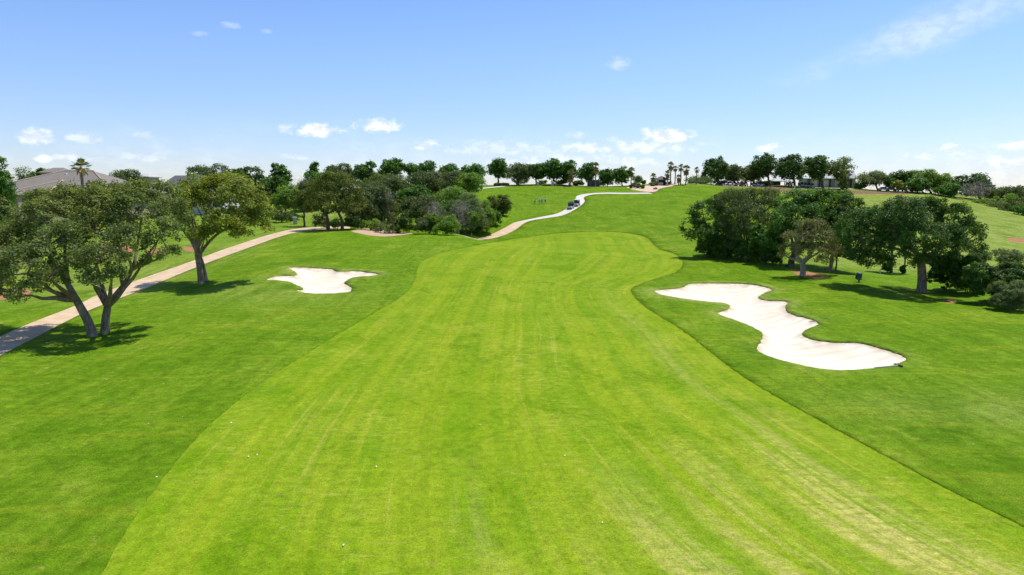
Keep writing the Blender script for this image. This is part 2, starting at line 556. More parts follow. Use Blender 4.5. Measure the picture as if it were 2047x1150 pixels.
# hidden continuation behind the crest
g1, g2 = ground_at(905, 140)[:2], ground_at(905, 136.5)[:2]
PATH_F = np.concatenate([[g1], PATH_F, [g2]])
PATH_R = strip([(945, 377), (980, 374), (1005, 371.8), (1025, 370)], [(1025, 371.6), (1005, 373.4), (980, 375.8), (945, 379.3)], 3)
MULCH_L = ground_poly([(702, 461), (730, 457), (765, 460), (800, 464), (826, 466.5), (800, 470.5), (770, 473), (740, 470.5), (715, 466)], 4)
BED = ground_poly([(1253, 375), (1275, 371.5), (1300, 371), (1330, 369.5), (1362, 367.5), (1345, 372), (1320, 377), (1313, 382), (1300, 384), (1275, 381)], 4)
REGIONS = [
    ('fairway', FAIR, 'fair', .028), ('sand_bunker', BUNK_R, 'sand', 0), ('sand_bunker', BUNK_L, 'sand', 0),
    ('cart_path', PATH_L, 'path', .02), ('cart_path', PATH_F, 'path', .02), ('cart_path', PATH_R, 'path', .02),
    ('mulch_bed', MULCH_L, 'mulch', .02), ('gravel_bed', BED, 'gravel', .02),
    ('bare_soil', ground_poly([(1582, 543), (1600, 541), (1630, 546), (1657, 552), (1640, 556), (1605, 553)], 3), 'clay', .02),
    ('bare_soil', ground_poly([(1883, 600), (1900, 598), (1918, 600), (1905, 605), (1890, 605)], 3), 'clay', .02),
    ('bare_soil', ground_poly([(2012, 476), (2050, 478), (2052, 485), (2022, 483)], 3), 'clay', .02),
    ('bare_soil', ground_poly([(165, 494), (250, 487), (264, 504), (240, 513), (190, 512)], 3), 'clay', .02),
    ('bare_soil', ground_poly([(-10, 585), (30, 577), (64, 582), (40, 594), (-10, 600)], 3), 'clay', .02),
    ('bare_soil', ground_poly([(296, 498), (330, 500), (326, 508), (300, 507)], 3), 'clay', .02),
    ('bare_soil', ground_poly([(368, 492), (392, 496), (388, 503), (370, 501)], 3), 'clay', .02),
    ('soil_bank', ground_poly([(1432, 370.6), (1500, 371), (1560, 373), (1590, 377), (1560, 379), (1500, 374.5), (1440, 373)], 3), 'bank', .02),
    ('soil_bank', ground_poly([(1545, 381.5), (1600, 380.5), (1700, 382), (1826, 384), (1826, 388), (1700, 388), (1600, 386), (1550, 384.5)], 3), 'bank', .02),
    ('soil_bank', ground_poly([(1092, 369.3), (1180, 369), (1206, 371), (1180, 373), (1120, 372.5), (1092, 371.5)], 3), 'bank', .02),
    ('dry_turf', ground_poly([(1596, 372), (1650, 373), (1705, 375), (1702, 380), (1650, 379), (1600, 377.5)], 3), 'straw', .02),
]


def resample(poly, base=.35, k=.006):
    out = []
    m = len(poly)
    for i in range(m):
        a, b = poly[i], poly[(i + 1) % m]
        L = np.hypot(*(b - a))
        step = max(base, k * max(a[1], 20))
        q = max(1, int(round(L / step)))
        for t in range(q):
            out.append(a + (b - a) * t / q)
    return np.array(out)


def inside(poly, X, Y):
    r = np.zeros(len(X), bool)
    x0, y0 = poly.min(0)
    x1, y1 = poly.max(0)
    sel = np.where((X >= x0) & (X <= x1) & (Y >= y0) & (Y <= y1))[0]
    xs, ys = X[sel], Y[sel]
    c = np.zeros(len(sel), bool)
    m = len(poly)
    for i in range(m):
        xa, ya = poly[i]
        xb, yb = poly[(i + 1) % m]
        if ya == yb: continue
        k = ((ya > ys) != (yb > ys)) & (xs < (xb - xa) * (ys - ya) / (yb - ya) + xa)
        c ^= k
    r[sel] = c
    return r


def dist_poly(poly, X, Y):
    d = np.full(len(X), 1e9)
    m = len(poly)
    for i in range(m):
        a, b = poly[i], poly[(i + 1) % m]
        ab = b - a
        L2 = max(ab @ ab, 1e-9)
        t = np.clip(((X - a[0]) * ab[0] + (Y - a[1]) * ab[1]) / L2, 0, 1)
        d = np.minimum(d, (X - a[0] - t * ab[0]) ** 2 + (Y - a[1] - t * ab[1]) ** 2)
    return np.sqrt(d)


def build_ground():
    pts = []
    rows = [-60, -30, -10, 0, 6, 10]
    y = 12.0
    while y < 300:
        rows.append(y)
        y += max(.45, .0125 * y)
    y = 300
    while y < 5200:
        rows.append(y)
        y *= 1.13
    for j, yy in enumerate(rows):
        w = max(yy, 14)
        du = .0135 if yy < 300 else .06
        if yy < 12: du = .08
        us = np.arange(-1.5, 1.5 + 1e-6, du) + (du / 2 if j % 2 else 0)
        vis = np.abs(us) < .95
        keep = vis | (np.arange(len(us)) % 6 == 0)
        for u in us[keep]:
            pts.append((u * w * (1 if yy < 400 else 1.6), yy))
    grid = np.array(pts)
    bnd, edges, polys = [], [], []
    cnt = 0
    for nm, poly, mt, off in REGIONS:
        rp = resample(poly, .22 if 'bunker' in nm else .3)
        if nm != 'cart_path':
            rp = rp + np.random.default_rng(len(polys)).normal(0, 1, rp.shape) * np.clip(rp[:, 1:2] * .0007, .02, .05)
        polys.append(rp)
        bnd.append(rp)
        m = len(rp)
        edges += [(cnt + i, cnt + (i + 1) % m) for i in range(m)]
        cnt += m
    B = np.concatenate(bnd)
    # drop grid points that crowd an outline
    keep = np.ones(len(grid), bool)
    for rp in polys:
        lo, hi = rp.min(0) - 3, rp.max(0) + 3
        sel = np.where((grid[:, 0] > lo[0]) & (grid[:, 0] < hi[0]) & (grid[:, 1] > lo[1]) & (grid[:, 1] < hi[1]))[0]
        if len(sel):
            d = dist_poly(rp, grid[sel, 0], grid[sel, 1])
            keep[sel[d < np.maximum(.12, .004 * grid[sel, 1])]] = False
    grid = grid[keep]
    allp = np.concatenate([B, grid])
    vs, es, fs, _, _, _ = delaunay_2d_cdt([Vector(p) for p in allp.tolist()], edges, [], 0, 1e-5)
    V = np.array([(v.x, v.y) for v in vs])
    Tn = np.array(fs, np.int32)
    print('cdt', len(V), len(Tn), round(time.time() - T0, 1))
    # make all upward
    a, b, c = V[Tn[:, 0]], V[Tn[:, 1]], V[Tn[:, 2]]
    neg = ((b[:, 0] - a[:, 0]) * (c[:, 1] - a[:, 1]) - (b[:, 1] - a[:, 1]) * (c[:, 0] - a[:, 0])) < 0
    Tn[neg] = Tn[neg][:, ::-1]
    cen = V[Tn].mean(1)
    reg = np.full(len(Tn), -1)
    for i, (nm, poly, mt, off) in enumerate(REGIONS):
        k = inside(polys[i], cen[:, 0], cen[:, 1]) & (reg < 0)
        reg[k] = i
    Z = ground_z(V[:, 0], V[:, 1])
    # banks thrown up round the bunkers
    bd = []
    for i in (1, 2):
        lo, hi = polys[i].min(0) - 14, polys[i].max(0) + 14
        sel = np.where((V[:, 0] > lo[0]) & (V[:, 0] < hi[0]) & (V[:, 1] > lo[1]) & (V[:, 1] < hi[1]))[0]
        d = dist_poly(polys[i], V[sel, 0], V[sel, 1])
        ins = inside(polys[i], V[sel, 0], V[sel, 1]) & (d > 1e-3)
        cy = polys[i][:, 1].mean()
        amp = .35 * np.clip((V[sel, 1] - cy) / 12 + .5, .15, 1)
        Z[sel] += np.where(ins, amp, amp * np.exp(-(d / 3.2) ** 2))
        dd = np.zeros(len(V))
        dd[sel] = np.where(ins, d, 0)
        bd.append(dd)
    # ---- ground
    def emit(name, mask, mat, zz, skirt=None):
        T = Tn[mask]
        used, inv = np.unique(T, return_inverse=True)
        T2 = inv.reshape(-1, 3)
        P3 = np.column_stack([V[used], zz[used]])
        if skirt is not None:
            E = np.concatenate([T2[:, [0, 1]], T2[:, [1, 2]], T2[:, [2, 0]]])
            key = np.sort(E, 1)
            u_, idx, cn = np.unique(key, axis=0, return_index=True, return_counts=True)
            be = E[idx[cn == 1]]
            mid = P3[be].mean(1)
            be = be[(np.abs(mid[:, 0]) < 500) & (mid[:, 1] > -50) & (mid[:, 1] < 330)]
            bv, binv = np.unique(be, return_inverse=True)
            be2 = binv.reshape(-1, 2)
            low = P3[bv].copy()
            low[:, 2] -= skirt
            base = len(P3)
            q = np.concatenate([np.column_stack([be[:, 1], be[:, 0], base + be2[:, 0]]),
                                np.column_stack([be[:, 1], base + be2[:, 0], base + be2[:, 1]])])
            P3 = np.concatenate([P3, low])
            T2 = np.concatenate([T2, q])
            used = np.concatenate([used, used[bv]])
        o = mesh_np(name, P3, T2, mat, smooth=True)
        tag(o, kind='structure')
        return o, used

    g, used = emit('ground', reg < 0, M['rough'], Z, .4)
    X_, Y_ = V[used, 0], V[used, 1]
    dry = np.zeros(len(used))
    # right valley and far slope, left lawn beyond the path, scrubby hillside
    u = X_ / np.maximum(Y_, 10)
    dry = np.maximum(dry, np.clip((u - .36) / .12, 0, 1) * np.clip((Y_ - 84) / 22, 0, 1) * .95)
    dry = np.maximum(dry, np.clip((-36 - X_) / 6, 0, 1) * np.clip((Y_ - 60) / 15, 0, 1) * np.clip((125 - Y_) / 20, .6, 1) * .55)
    dry = np.maximum(dry, np.clip((-X_ - 18) / 8, 0, 1) * np.clip((Y_ - 150) / 15, 0, 1) * .9)
    dry = np.maximum(dry, np.clip((Y_ - 244) / 8, 0, 1) * .6)
    dry = np.maximum(dry, .45 * np.exp(-((X_ + 25) / 9) ** 2 - ((Y_ - 70) / 7) ** 2))
    dry = np.maximum(dry, .5 * np.exp(-((X_ - 25) / 7) ** 2 - ((Y_ - 34) / 3) ** 2))
    for i in (1, 2):
        d_ = dist_poly(polys[i], X_[Y_ < 110], Y_[Y_ < 110])
        cy = polys[i][:, 1].mean()
        dry[Y_ < 110] = np.maximum(dry[Y_ < 110], .9 * np.exp(-(d_ / 1.1) ** 2) * np.clip((Y_[Y_ < 110] - cy) / 10 + .6, .25, 1))
    at_ = g.data.attributes.new('dry', 'FLOAT', 'POINT')
    at_.data.foreach_set('value', dry.astype(np.float32))
    for i, (nm, poly, mt, off) in enumerate(REGIONS):
        zz = Z - off
        if nm == 'sand_bunker':
            d = bd[i - 1]
            zz = Z - .10 - .75 * (1 - np.exp(-(d / 2.2) ** 1.3))
        o, used = emit(nm, reg == i, M[mt], zz)
        X_, Y_ = V[used, 0], V[used, 1]
        me = o.data
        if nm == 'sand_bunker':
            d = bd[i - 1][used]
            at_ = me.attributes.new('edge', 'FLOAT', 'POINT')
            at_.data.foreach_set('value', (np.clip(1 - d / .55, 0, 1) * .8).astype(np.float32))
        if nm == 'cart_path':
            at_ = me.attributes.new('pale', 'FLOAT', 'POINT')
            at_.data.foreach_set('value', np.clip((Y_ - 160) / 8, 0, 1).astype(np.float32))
        if nm == 'fairway':
            ly = np.concatenate([[-40, 4, 13], FL[:, 1]]); lx = np.concatenate([[-12.2, -11.8, -11.0], FL[:, 0]])
            ry = np.concatenate([FR[::-1][:, 1], ])
            rx = FR[::-1][:, 0]
            ry = np.concatenate([[-40, 0, 12], ry]); rx = np.concatenate([[24, 23, 20.5], rx])
            so = np.argsort(ly); xl = np.interp(Y_, ly[so], lx[so])
            so = np.argsort(ry); xr = np.interp(Y_, ry[so], rx[so])
            v = (X_ - xl) / np.maximum(xr - xl, .5)
            acr = v * 31
            # lanes run straight up the middle and bend with the edges
            lane = np.where(v > .5, acr, acr * .55 + (X_ + 14) * .45)
            U = np.column_stack([lane, Y_])
            uvl = me.uv_layers.new(name='UVMap')
            li = np.empty(len(me.loops), np.int32)
            me.loops.foreach_get('vertex_index', li)
            uvl.data.foreach_set('uv', U[li].astype(np.float32).ravel())
            vv = v - (Y_ - 18) * .0034
            wob = .010 * np.sin(Y_ * .31) + .006 * np.sin(Y_ * .9 + 1)
            worn = np.zeros(len(v))
            for c_, w_, far_, k_ in ((.835, .045, 38, 1.0), (.79, .018, 35, .8), (.70, .040, 30, 1.0), (.655, .016, 30, .7), (.575, .042, 28, 1.0), (.47, .03, 24, .5), (.38, .02, 30, .4)):
                worn = np.maximum(worn, k_ * np.exp(-((vv + wob - c_) / w_) ** 2) * np.clip((far_ - Y_) / (far_ * .5), 0, 1))
            worn = np.maximum(worn, .22 * np.exp(-((v - .88) / .035) ** 2) * np.clip((80 - Y_) / 25, 0, 1))
            at_ = me.attributes.new('worn', 'FLOAT', 'POINT')
            at_.data.foreach_set('value', worn.astype(np.float32))


build_ground()
print('ground', round(time.time() - T0, 1))
# ------------------------------------------------------------------ vegetation
def tubes(paths, sides=6):
    """paths: list of (points Nx3, radii N) -> verts, quads"""
    VV, QQ = [], []
    cnt = 0
    for P_, r_ in paths:
        P_ = np.asarray(P_, float)
        m = len(P_)
        tg = np.gradient(P_, axis=0)
        tg /= np.linalg.norm(tg, axis=1)[:, None] + 1e-9
        ref = np.array([.13, .97, .2]) if abs(tg[0][1]) < .9 else np.array([1., 0, 0])
        a = np.cross(tg, ref)
        a /= np.linalg.norm(a, axis=1)[:, None] + 1e-9
        b = np.cross(tg, a)
        th = np.linspace(0, 2 * np.pi, sides, endpoint=False)
        ring = P_[:, None] + (np.cos(th)[None, :, None] * a[:, None] + np.sin(th)[None, :, None] * b[:, None]) * np.asarray(r_)[:, None, None]
        VV.append(ring.reshape(-1, 3))
        i = np.arange(m - 1)[:, None] * sides
        j = np.arange(sides)[None]
        q = np.stack([i + j, i + (j + 1) % sides, i + sides + (j + 1) % sides, i + sides + j], -1).reshape(-1, 4)
        QQ.append(q + cnt)
        cnt += m * sides
    return np.concatenate(VV), np.concatenate(QQ)


def bez(p0, p1, lift, m, rng, wob=.0):
    t = np.linspace(0, 1, m)[:, None]
    mid = (np.asarray(p0) + p1) / 2 + np.array([0, 0, lift])
    P_ = (1 - t) ** 2 * p0 + 2 * t * (1 - t) * mid + t * t * np.asarray(p1)
    if wob:
        w_ = rng.normal(0, wob, (m, 3))
        w_[0] = w_[-1] = 0
        P_ = P_ + w_
    return P_


def unit(rng, m):
    v = rng.normal(size=(m, 3))
    return v / (np.linalg.norm(v, axis=1)[:, None] + 1e-9)


def leaves(cen, rad, per, size, rng, centre, aspect=.62, up=.5, flat=.75, outw=.5, tint_c=None):
    """per leaves round each clump centre"""
    m = len(cen)
    N = m * per
    c = np.repeat(cen, per, 0)
    r = np.repeat(rad, per)
    d = unit(rng, N)
    rr = rng.random(N) ** .45
    p = c + d * (rr * r)[:, None] * np.array([1, 1, flat])
    o = c - centre
    o /= np.linalg.norm(o, axis=1)[:, None] + 1e-9
    nrm = unit(rng, N) * .85 + o * outw + d * .35 + np.array([0, 0, up])
    nrm /= np.linalg.norm(nrm, axis=1)[:, None]
    t1 = np.cross(nrm, unit(rng, N))
    t1 /= np.linalg.norm(t1, axis=1)[:, None] + 1e-9
    t2 = np.cross(nrm, t1)
    s = size * rng.uniform(.65, 1.35, N)[:, None]
    a = t1 * s
    b = t2 * s * aspect
    V = np.stack([p - a, p + b * .9 - a * .1, p + a, p - b * .9 + a * .1], 1)
    # a slight fold keeps leaves from reading as cards
    V[:, 1] += nrm * s * .18
    V[:, 3] += nrm * s * .18
    if tint_c is None: tint_c = rng.random(m)
    tint = np.clip(np.repeat(tint_c, per) * .62 + rng.random(N) * .38, 0, 1)
    return V.reshape(-1, 3), np.arange(N * 4).reshape(-1, 4), np.repeat(tint, 4)


def auto_lobes(c, rad, rng, k=9, flatb=.8):
    L = []
    for i in range(k):
        z = 1 - 2 * (i + .5) / k
        ph = i * 2.39996 + rng.uniform(-.5, .5)
        s = math.sqrt(max(0, 1 - z * z))
        f = rng.uniform(.48, .66)
        q = rng.uniform(.36, .52)
        L.append((s * math.cos(ph) * f, s * math.sin(ph) * f, z * f, q, q, q * .9))
    L.append((0, 0, 0, .55, .55, .5))
    L = np.array(L)
    # fill the given box
    for ax in range(3):
        lo = (L[:, ax] - L[:, 3 + ax]).min()
        hi = (L[:, ax] + L[:, 3 + ax]).max()
        k_ = 2 / (hi - lo)
        L[:, ax] = (L[:, ax] - (hi + lo) / 2) * k_
        L[:, 3 + ax] *= k_
    L[:, :3] = L[:, :3] * rad + c
    L[:, 3:] *= rad
    return L


def crown_clumps(L, NC, rng, inner=.2):
    area = (L[:, 3] * L[:, 4] * L[:, 5]) ** (2 / 3)
    pr = area / area.sum()
    idx = rng.choice(len(L), NC * 2, p=pr)
    d = unit(rng, NC * 2)
    d[:, 2] = np.where(d[:, 2] < -.55, -d[:, 2], d[:, 2])
    rr = np.where(rng.random(NC * 2) < inner, rng.uniform(.25, .7, NC * 2), rng.uniform(.74, 1.04, NC * 2))
    p = L[idx, :3] + d * rr[:, None] * L[idx, 3:]
    # drop clumps buried deep in another lobe
    q = ((p[:, None] - L[None, :, :3]) / L[None, :, 3:])
    dep = np.sqrt((q ** 2).sum(-1)).min(1)
    keep = (dep > .62) | (rng.random(NC * 2) < inner)
    p = p[keep][:NC]
    return p


SPEC = {   # material, bark, leaf size factor, aspect, upward lean, clump radius factor
    'oak': ('leaf_oak', 'bark', 1.0, .60, .5, .95), 'bright': ('leaf_bright', 'bark', 1.0, .62, .5, .95),
    'dark': ('leaf_dark', 'bark', 1.0, .65, .45, .95), 'deep': ('leaf_deep', 'bark_dark', 1.05, .68, .5, .95),
    'fresh': ('leaf_fresh', 'bark', .95, .5, .5, 1.05), 'grey': ('leaf_grey', 'bark', .9, .45, .45, 1.05),
    'olive': ('leaf_olive', 'bark_dark', .95, .5, .4, 1.0), 'dusky': ('leaf_dusky', 'bark_dark', .9, .5, .4, 1.05),
    'rust': ('leaf_rust', 'bark_pale', .9, .5, .6, .95), 'twig': ('twig', 'bark_pale', 1.6, .08, .1, 1.3),
}
NLEAF = 0


def px_lobes(lobes, Y, pos):
    out = []
    for l in lobes:
        px, py, rx, ry = l[:4]
        dY = l[4] if len(l) > 4 else 0
        q = at(px, py, Y + dY) - pos
        k = (Y + dY) / F
        out.append((q[0], q[1], q[2], rx * k, max(rx, ry) * k * (l[5] if len(l) > 5 else .95), ry * k))
    return np.array(out)


def tree(label, px, base, top, w, sp, name='oak_tree', cat='tree', cb=.26, lobes=None, limbs=None, tr=None, group=None,
         dens=1.0, depth=.95, leafpx=1.5, seed=None, low=False, bark=None, k=9, tips=None):
    global NLEAF
    rng = np.random.default_rng(seed if seed is not None else int(px * 7 + top * 13))
    if isinstance(base, tuple):
        pos = hit(*base)
    else:
        pos = ground_at(px, base)
    Y = pos[1]
    tp = at(px, top, Y)
    h = tp[2] - pos[2]
    Wd = w / F * Y
    ox = tp[0] - pos[0]
    if lobes is None:
        c = np.array([ox, 0, h * (1 + cb) / 2])
        L = auto_lobes(c, np.array([Wd / 2, Wd / 2 * depth, h * (1 - cb) / 2]), rng, k)
    else:
        L = px_lobes(lobes, Y, pos)
        c = L[:, :3].mean(0)
        Wd = (L[:, 0] + L[:, 3]).max() - (L[:, 0] - L[:, 3]).min()
    mat, bk, ls, asp, up, cr = SPEC[sp]
    if Y > 85 and sp != 'twig' and sp != 'rust': bk = 'bark_dark'
    if px < 900 and name in ('oak_tree', 'thicket_tree', 'tall_tree', 'slender_tree') and lobes is None and Y > 120: cb = cb * .4 - .02
    bk = bark or bk
    ppr = ppm(Y) / 2                                   # render pixels per metre
    area = (L[:, 3] * L[:, 5]).sum() * 3.0
    size = max(.075, leafpx / ppr * .62) * ls
    NL = int(np.clip(area / (size * size) * 3.4 * dens, 900, 90000))
    per = int(np.clip(NL / 420, 16, 60))
    NC = max(20, NL // per)
    surf = (4 * 3.14 * (L[:, 3] * L[:, 4] * L[:, 5]) ** (2 / 3)).sum() * .6
    rc = cr * .80 * math.sqrt(surf / NC)
    L[:, 3:] = np.maximum(L[:, 3:] * .45, L[:, 3:] - .35 * rc)
    cl = crown_clumps(L, NC, rng)
    rad = rc * rng.uniform(.65, 1.3, len(cl))
    V, Q, tint = leaves(cl, rad, per, size, rng, c, asp, up)
    root = empty(name, pos)
    tag(root, label, cat, group)
    mesh_np('crown', V, Q, M[mat], root, tint=tint)
    NLEAF += len(Q)
    # trunk, limbs and branches
    tr = tr or max(.10, .026 * h + .008 * Wd)
    P_ = []
    zf = max(h * .12, (L[:, 2] - L[:, 5]).min() + .12 * h) if not low else .15 * h
    if limbs is None:
        fork = np.array([ox * .35, 0, zf])
        t0 = bez(np.array([0, 0, -.25]), fork, 0, 7, rng, tr * .25)
        P_.append((t0, tr * np.array([1.5, 1.1, 1.0, .95, .92, .9, .88])))
        for i in range(len(L)):
            tgt = L[i, :3] + rng.normal(0, .15, 3) * L[i, 3:]
            if tgt[2] < fork[2]: tgt[2] = fork[2] + .1 * h
            st = fork * rng.uniform(.82, 1.0)
            lm = bez(st, tgt, -.12 * np.linalg.norm(tgt - st) * rng.uniform(0, 1), 7, rng, tr * .3)
            P_.append((lm, tr * np.linspace(.5, .10, 7)))
    else:
        for lm in limbs:
            pts = [at(a[0], a[1], Y + (a[2] if len(a) > 2 else 0)) - pos for a in lm[1]]
            pts = np.array(pts)
            if lm[2]: pts[0, 2] -= .3
            u_ = np.linspace(0, len(pts) - 1, len(pts) * 3)
            pts = curve_np(pts, u_)
            rr = np.linspace(lm[0][0], lm[0][1], len(pts))
            if lm[2]: rr[:3] *= np.array([1.45, 1.15, 1.05])
            P_.append((pts, rr))
            # boughs run on into the nearest lobe
            e = pts[-1]
            for i in np.argsort(((L[:, :3] - e) ** 2).sum(1))[:3]:
                P_.append((bez(e, L[i, :3], -.1, 6, rng, .05), np.linspace(lm[0][1], .03, 6)))
    ends = [(p[-1], p) for p, r in P_[1:]] or [(P_[0][0][-1], P_[0][0])]
    E = np.array([e[0] for e in ends])
    nb = int(np.clip(len(cl) * .22, 10, 60))
    for q in cl[rng.choice(len(cl), min(nb, len(cl)), replace=False)]:
        i = int(np.argmin(((E - q) ** 2).sum(1)))
        path = ends[i][1]
        s0 = path[rng.integers(len(path) // 2, len(path))]
        P_.append((bez(s0, q, .05, 4, rng, .04), tr * np.array([.17, .12, .07, .03]) + .006))
    V, Q = tubes(P_, 7 if Y < 110 else 5)
    mesh_np('trunk', V, Q, M[bk], root, smooth=True)
    return root


def curve_np(pts, u_):
    m = len(pts)
    out = []
    for u in u_:
        i = min(int(u), m - 2)
        t = u - i
        p1, p2 = pts[i], pts[i + 1]
        p0 = pts[i - 1] if i else p1
        p3 = pts[i + 2] if i + 2 < m else p2
        out.append(.5 * (2 * p1 + (p2 - p0) * t + (2 * p0 - 5 * p1 + 4 * p2 - p3) * t * t + (3 * p1 - p0 - 3 * p2 + p3) * t ** 3))
    return np.array(out)


def shrub(label, px, base, top, w, sp, name='shrub', cat='shrub', group=None, k=6, dens=1.0, leafpx=1.5):
    return tree(label, px, base, top, w, sp, name, cat, cb=-.08, low=True, group=group, dens=dens, k=k, leafpx=leafpx, tr=.05)


def palm(label, px, base, top, w, group=None, skirt=1.0, seed=1, name='palm_tree', lean=0.0):
    global NLEAF
    rng = np.random.default_rng(seed)
    pos = hit(*base) if isinstance(base, tuple) else ground_at(px, base)
    Y = pos[1]
    h = at(px, top, Y)[2] - pos[2]
    Rr = w / F * Y / 2
    hb = max(h - Rr * .95, h * .35)
    root = empty(name, pos)
    tag(root, label, 'palm', group)
    tp = np.array([lean, 0, hb])
    P_ = bez(np.array([0, 0, -.2]), tp, 0, 8, rng, .03)
    V, Q = tubes([(P_, np.array([.30, .21, .19, .18, .18, .19, .20, .17]) * (1 + .1 * (h > 7)))], 8)
    mesh_np('trunk', V, Q, M['bark'], root, smooth=True)
    VV, FF, TT = [], [], []
    for i in range(34):
        ph = i * 2.39996
        elv = R(rng.uniform(-38, 82))
        d = np.array([math.cos(ph) * math.cos(elv), math.sin(ph) * math.cos(elv), math.sin(elv)])
        L = Rr * rng.uniform(.42, .55)
        hub = tp + d * L
        side = np.cross(d, [0, 0, 1]); side /= np.linalg.norm(side) + 1e-6
        upv = np.cross(side, d)
        tn = rng.random()
        # stalk
        VV += [tp + side * .025, tp - side * .025, hub - side * .02, hub + side * .02]
        b0 = len(VV) - 4
        FF.append((b0, b0 + 1, b0 + 2, b0 + 3)); TT += [.3] * 4
        for a in np.linspace(-1.35, 1.35, 11):
            bd_ = d * math.cos(a) + side * math.sin(a) + upv * .12
            l = Rr * .55 * (1 - .22 * abs(a)) * rng.uniform(.9, 1.1)
            tip = hub + bd_ * l + np.array([0, 0, -.28 * l * rng.uniform(.4, 1.3)])
            pr = np.cross(bd_, upv); pr /= np.linalg.norm(pr) + 1e-6
            midp = hub + bd_ * l * .55
            wd = l * .085
            VV += [hub, midp + pr * wd, tip, midp - pr * wd]
            b0 = len(VV) - 4
            FF.append((b0, b0 + 1, b0 + 2, b0 + 3)); TT += [tn * .6 + .4 * rng.random()] * 4
    mesh_np('crown', np.array(VV), np.array(FF), M['leaf_palm'], root, tint=np.array(TT))
    NLEAF += len(FF)
    if skirt > 0:
        VV, FF, TT = [], [], []
        for i in range(int(70 * skirt)):
            ph = rng.uniform(0, 6.28)
            z0 = hb - rng.random() * Rr * .55 * skirt
            o = np.array([math.cos(ph), math.sin(ph), 0])
            s_ = np.array([-math.sin(ph), math.cos(ph), 0])
            a = np.array([lean, 0, z0]) + o * .16
            l = Rr * rng.uniform(.45, .8)
            b = a + o * l * rng.uniform(.3, .75) + np.array([0, 0, -l])
            m_ = (a + b) / 2 + o * l * .16
            VV += [a, m_ + s_ * l * .16, b, m_ - s_ * l * .16]
            b0 = len(VV) - 4
            FF.append((b0, b0 + 1, b0 + 2, b0 + 3)); TT += [rng.random()] * 4
        mesh_np('dead_fronds', np.array(VV), np.array(FF), M['leaf_straw'], root, tint=np.array(TT))
    return root


# ---- the three oaks by the path
tree('leaning oak nearest the camera at left, its bent trunk rising beside the path', 90, (188, 672), 365, 240, 'oak',
     lobes=[(12, 502, 64, 52, 0), (95, 446, 66, 52, 2), (62, 522, 60, 42, -3), (130, 486, 56, 52, -1), (-35, 530, 56, 52, 1), (145, 408, 58, 42, 4),
            (96, 556, 40, 24, -3.5), (30, 470, 50, 34, 4.5), (-5, 574, 46, 26, -2), (85, 402, 42, 26, 5), (40, 592, 26, 14, -4), (74, 572, 30, 18, -3), (10, 545, 40, 30, -3), (150, 530, 34, 26, -3)],
     limbs=[((.36, .27), [(188, 674), (177, 645), (163, 618), (152, 598)], True),
            ((.20, .09), [(154, 602), (128, 590), (104, 582, -1), (82, 562, -2), (56, 548, -3)], False),
            ((.25, .12), [(152, 598), (138, 572), (122, 548, 1), (104, 520, 1), (90, 488, 2)], False),
            ((.17, .08), [(140, 576), (134, 545), (131, 510, -1), (126, 470, 0)], False),
            ((.12, .06), [(122, 548, 1), (98, 538, 2), (70, 520, 3)], False)], leafpx=2.15, dens=.95, bark='bark')
tree('forked oak with a trunk split in two low down, beside the leaning oak', 250, (209, 666), 352, 250, 'oak',
     lobes=[(205, 425, 66, 52, 3), (280, 428, 64, 52, 1), (252, 484, 52, 38, -2), (203, 520, 56, 34, -4), (322, 468, 46, 40, -1), (300, 390, 56, 34, 5),
            (180, 462, 48, 48, 0), (338, 506, 24, 18, 0), (212, 385, 48, 24, 5), (350, 430, 32, 40, 3), (192, 556, 32, 20, -5), (226, 548, 26, 18, -4), (300, 516, 26, 20, -1), (165, 515, 34, 26, -2)],
     limbs=[((.34, .26), [(209, 668), (211, 640), (215, 612)], True),
            ((.21, .10), [(215, 614), (207, 582), (199, 556), (193, 528, -2)], False),
            ((.11, .05), [(205, 578), (188, 570, -2), (174, 560, -3), (166, 548, -4)], False),
            ((.27, .14), [(215, 612), (232, 590), (250, 566), (262, 540, -1)], False),
            ((.16, .07), [(246, 572), (241, 545, 1), (240, 505, 1), (232, 455, 2)], False),
            ((.15, .06), [(258, 552), (270, 520, 0), (276, 480, 1), (284, 430, 1)], False),
            ((.12, .05), [(262, 540, -1), (284, 522, -1), (306, 495, -1), (322, 470, -1)], False)], leafpx=2.15, dens=.95)
tree('yellow-green oak alone on the grass beside the middle of the path', 435, (402, 567), 345, 225, 'bright',
     lobes=[(440, 388, 56, 38, 2), (382, 416, 48, 40, 0), (482, 396, 52, 38, -1), (504, 440, 36, 30, 0), (452, 444, 44, 34, -3), (392, 374, 42, 24, 4),
            (462, 366, 42, 20, 3), (362, 452, 36, 34, 2), (520, 424, 26, 34, 1), (410, 470, 34, 20, -2), (475, 470, 26, 16, -2), (530, 455, 16, 16, 0)],
     limbs=[((.36, .27), [(402, 568), (400, 545), (396, 520), (393, 498)], True),
            ((.24, .17), [(411, 557, 1), (407, 535, 1), (400, 512, .5)], True),
            ((.20, .08), [(393, 500), (384, 472), (374, 440), (368, 415)], False),
            ((.20, .09), [(393, 498), (401, 465), (410, 430, 1), (425, 400, 2)], False),
            ((.19, .08), [(397, 512), (416, 486), (438, 466), (462, 455), (490, 440)], False)], leafpx=2.1, dens=1.0)

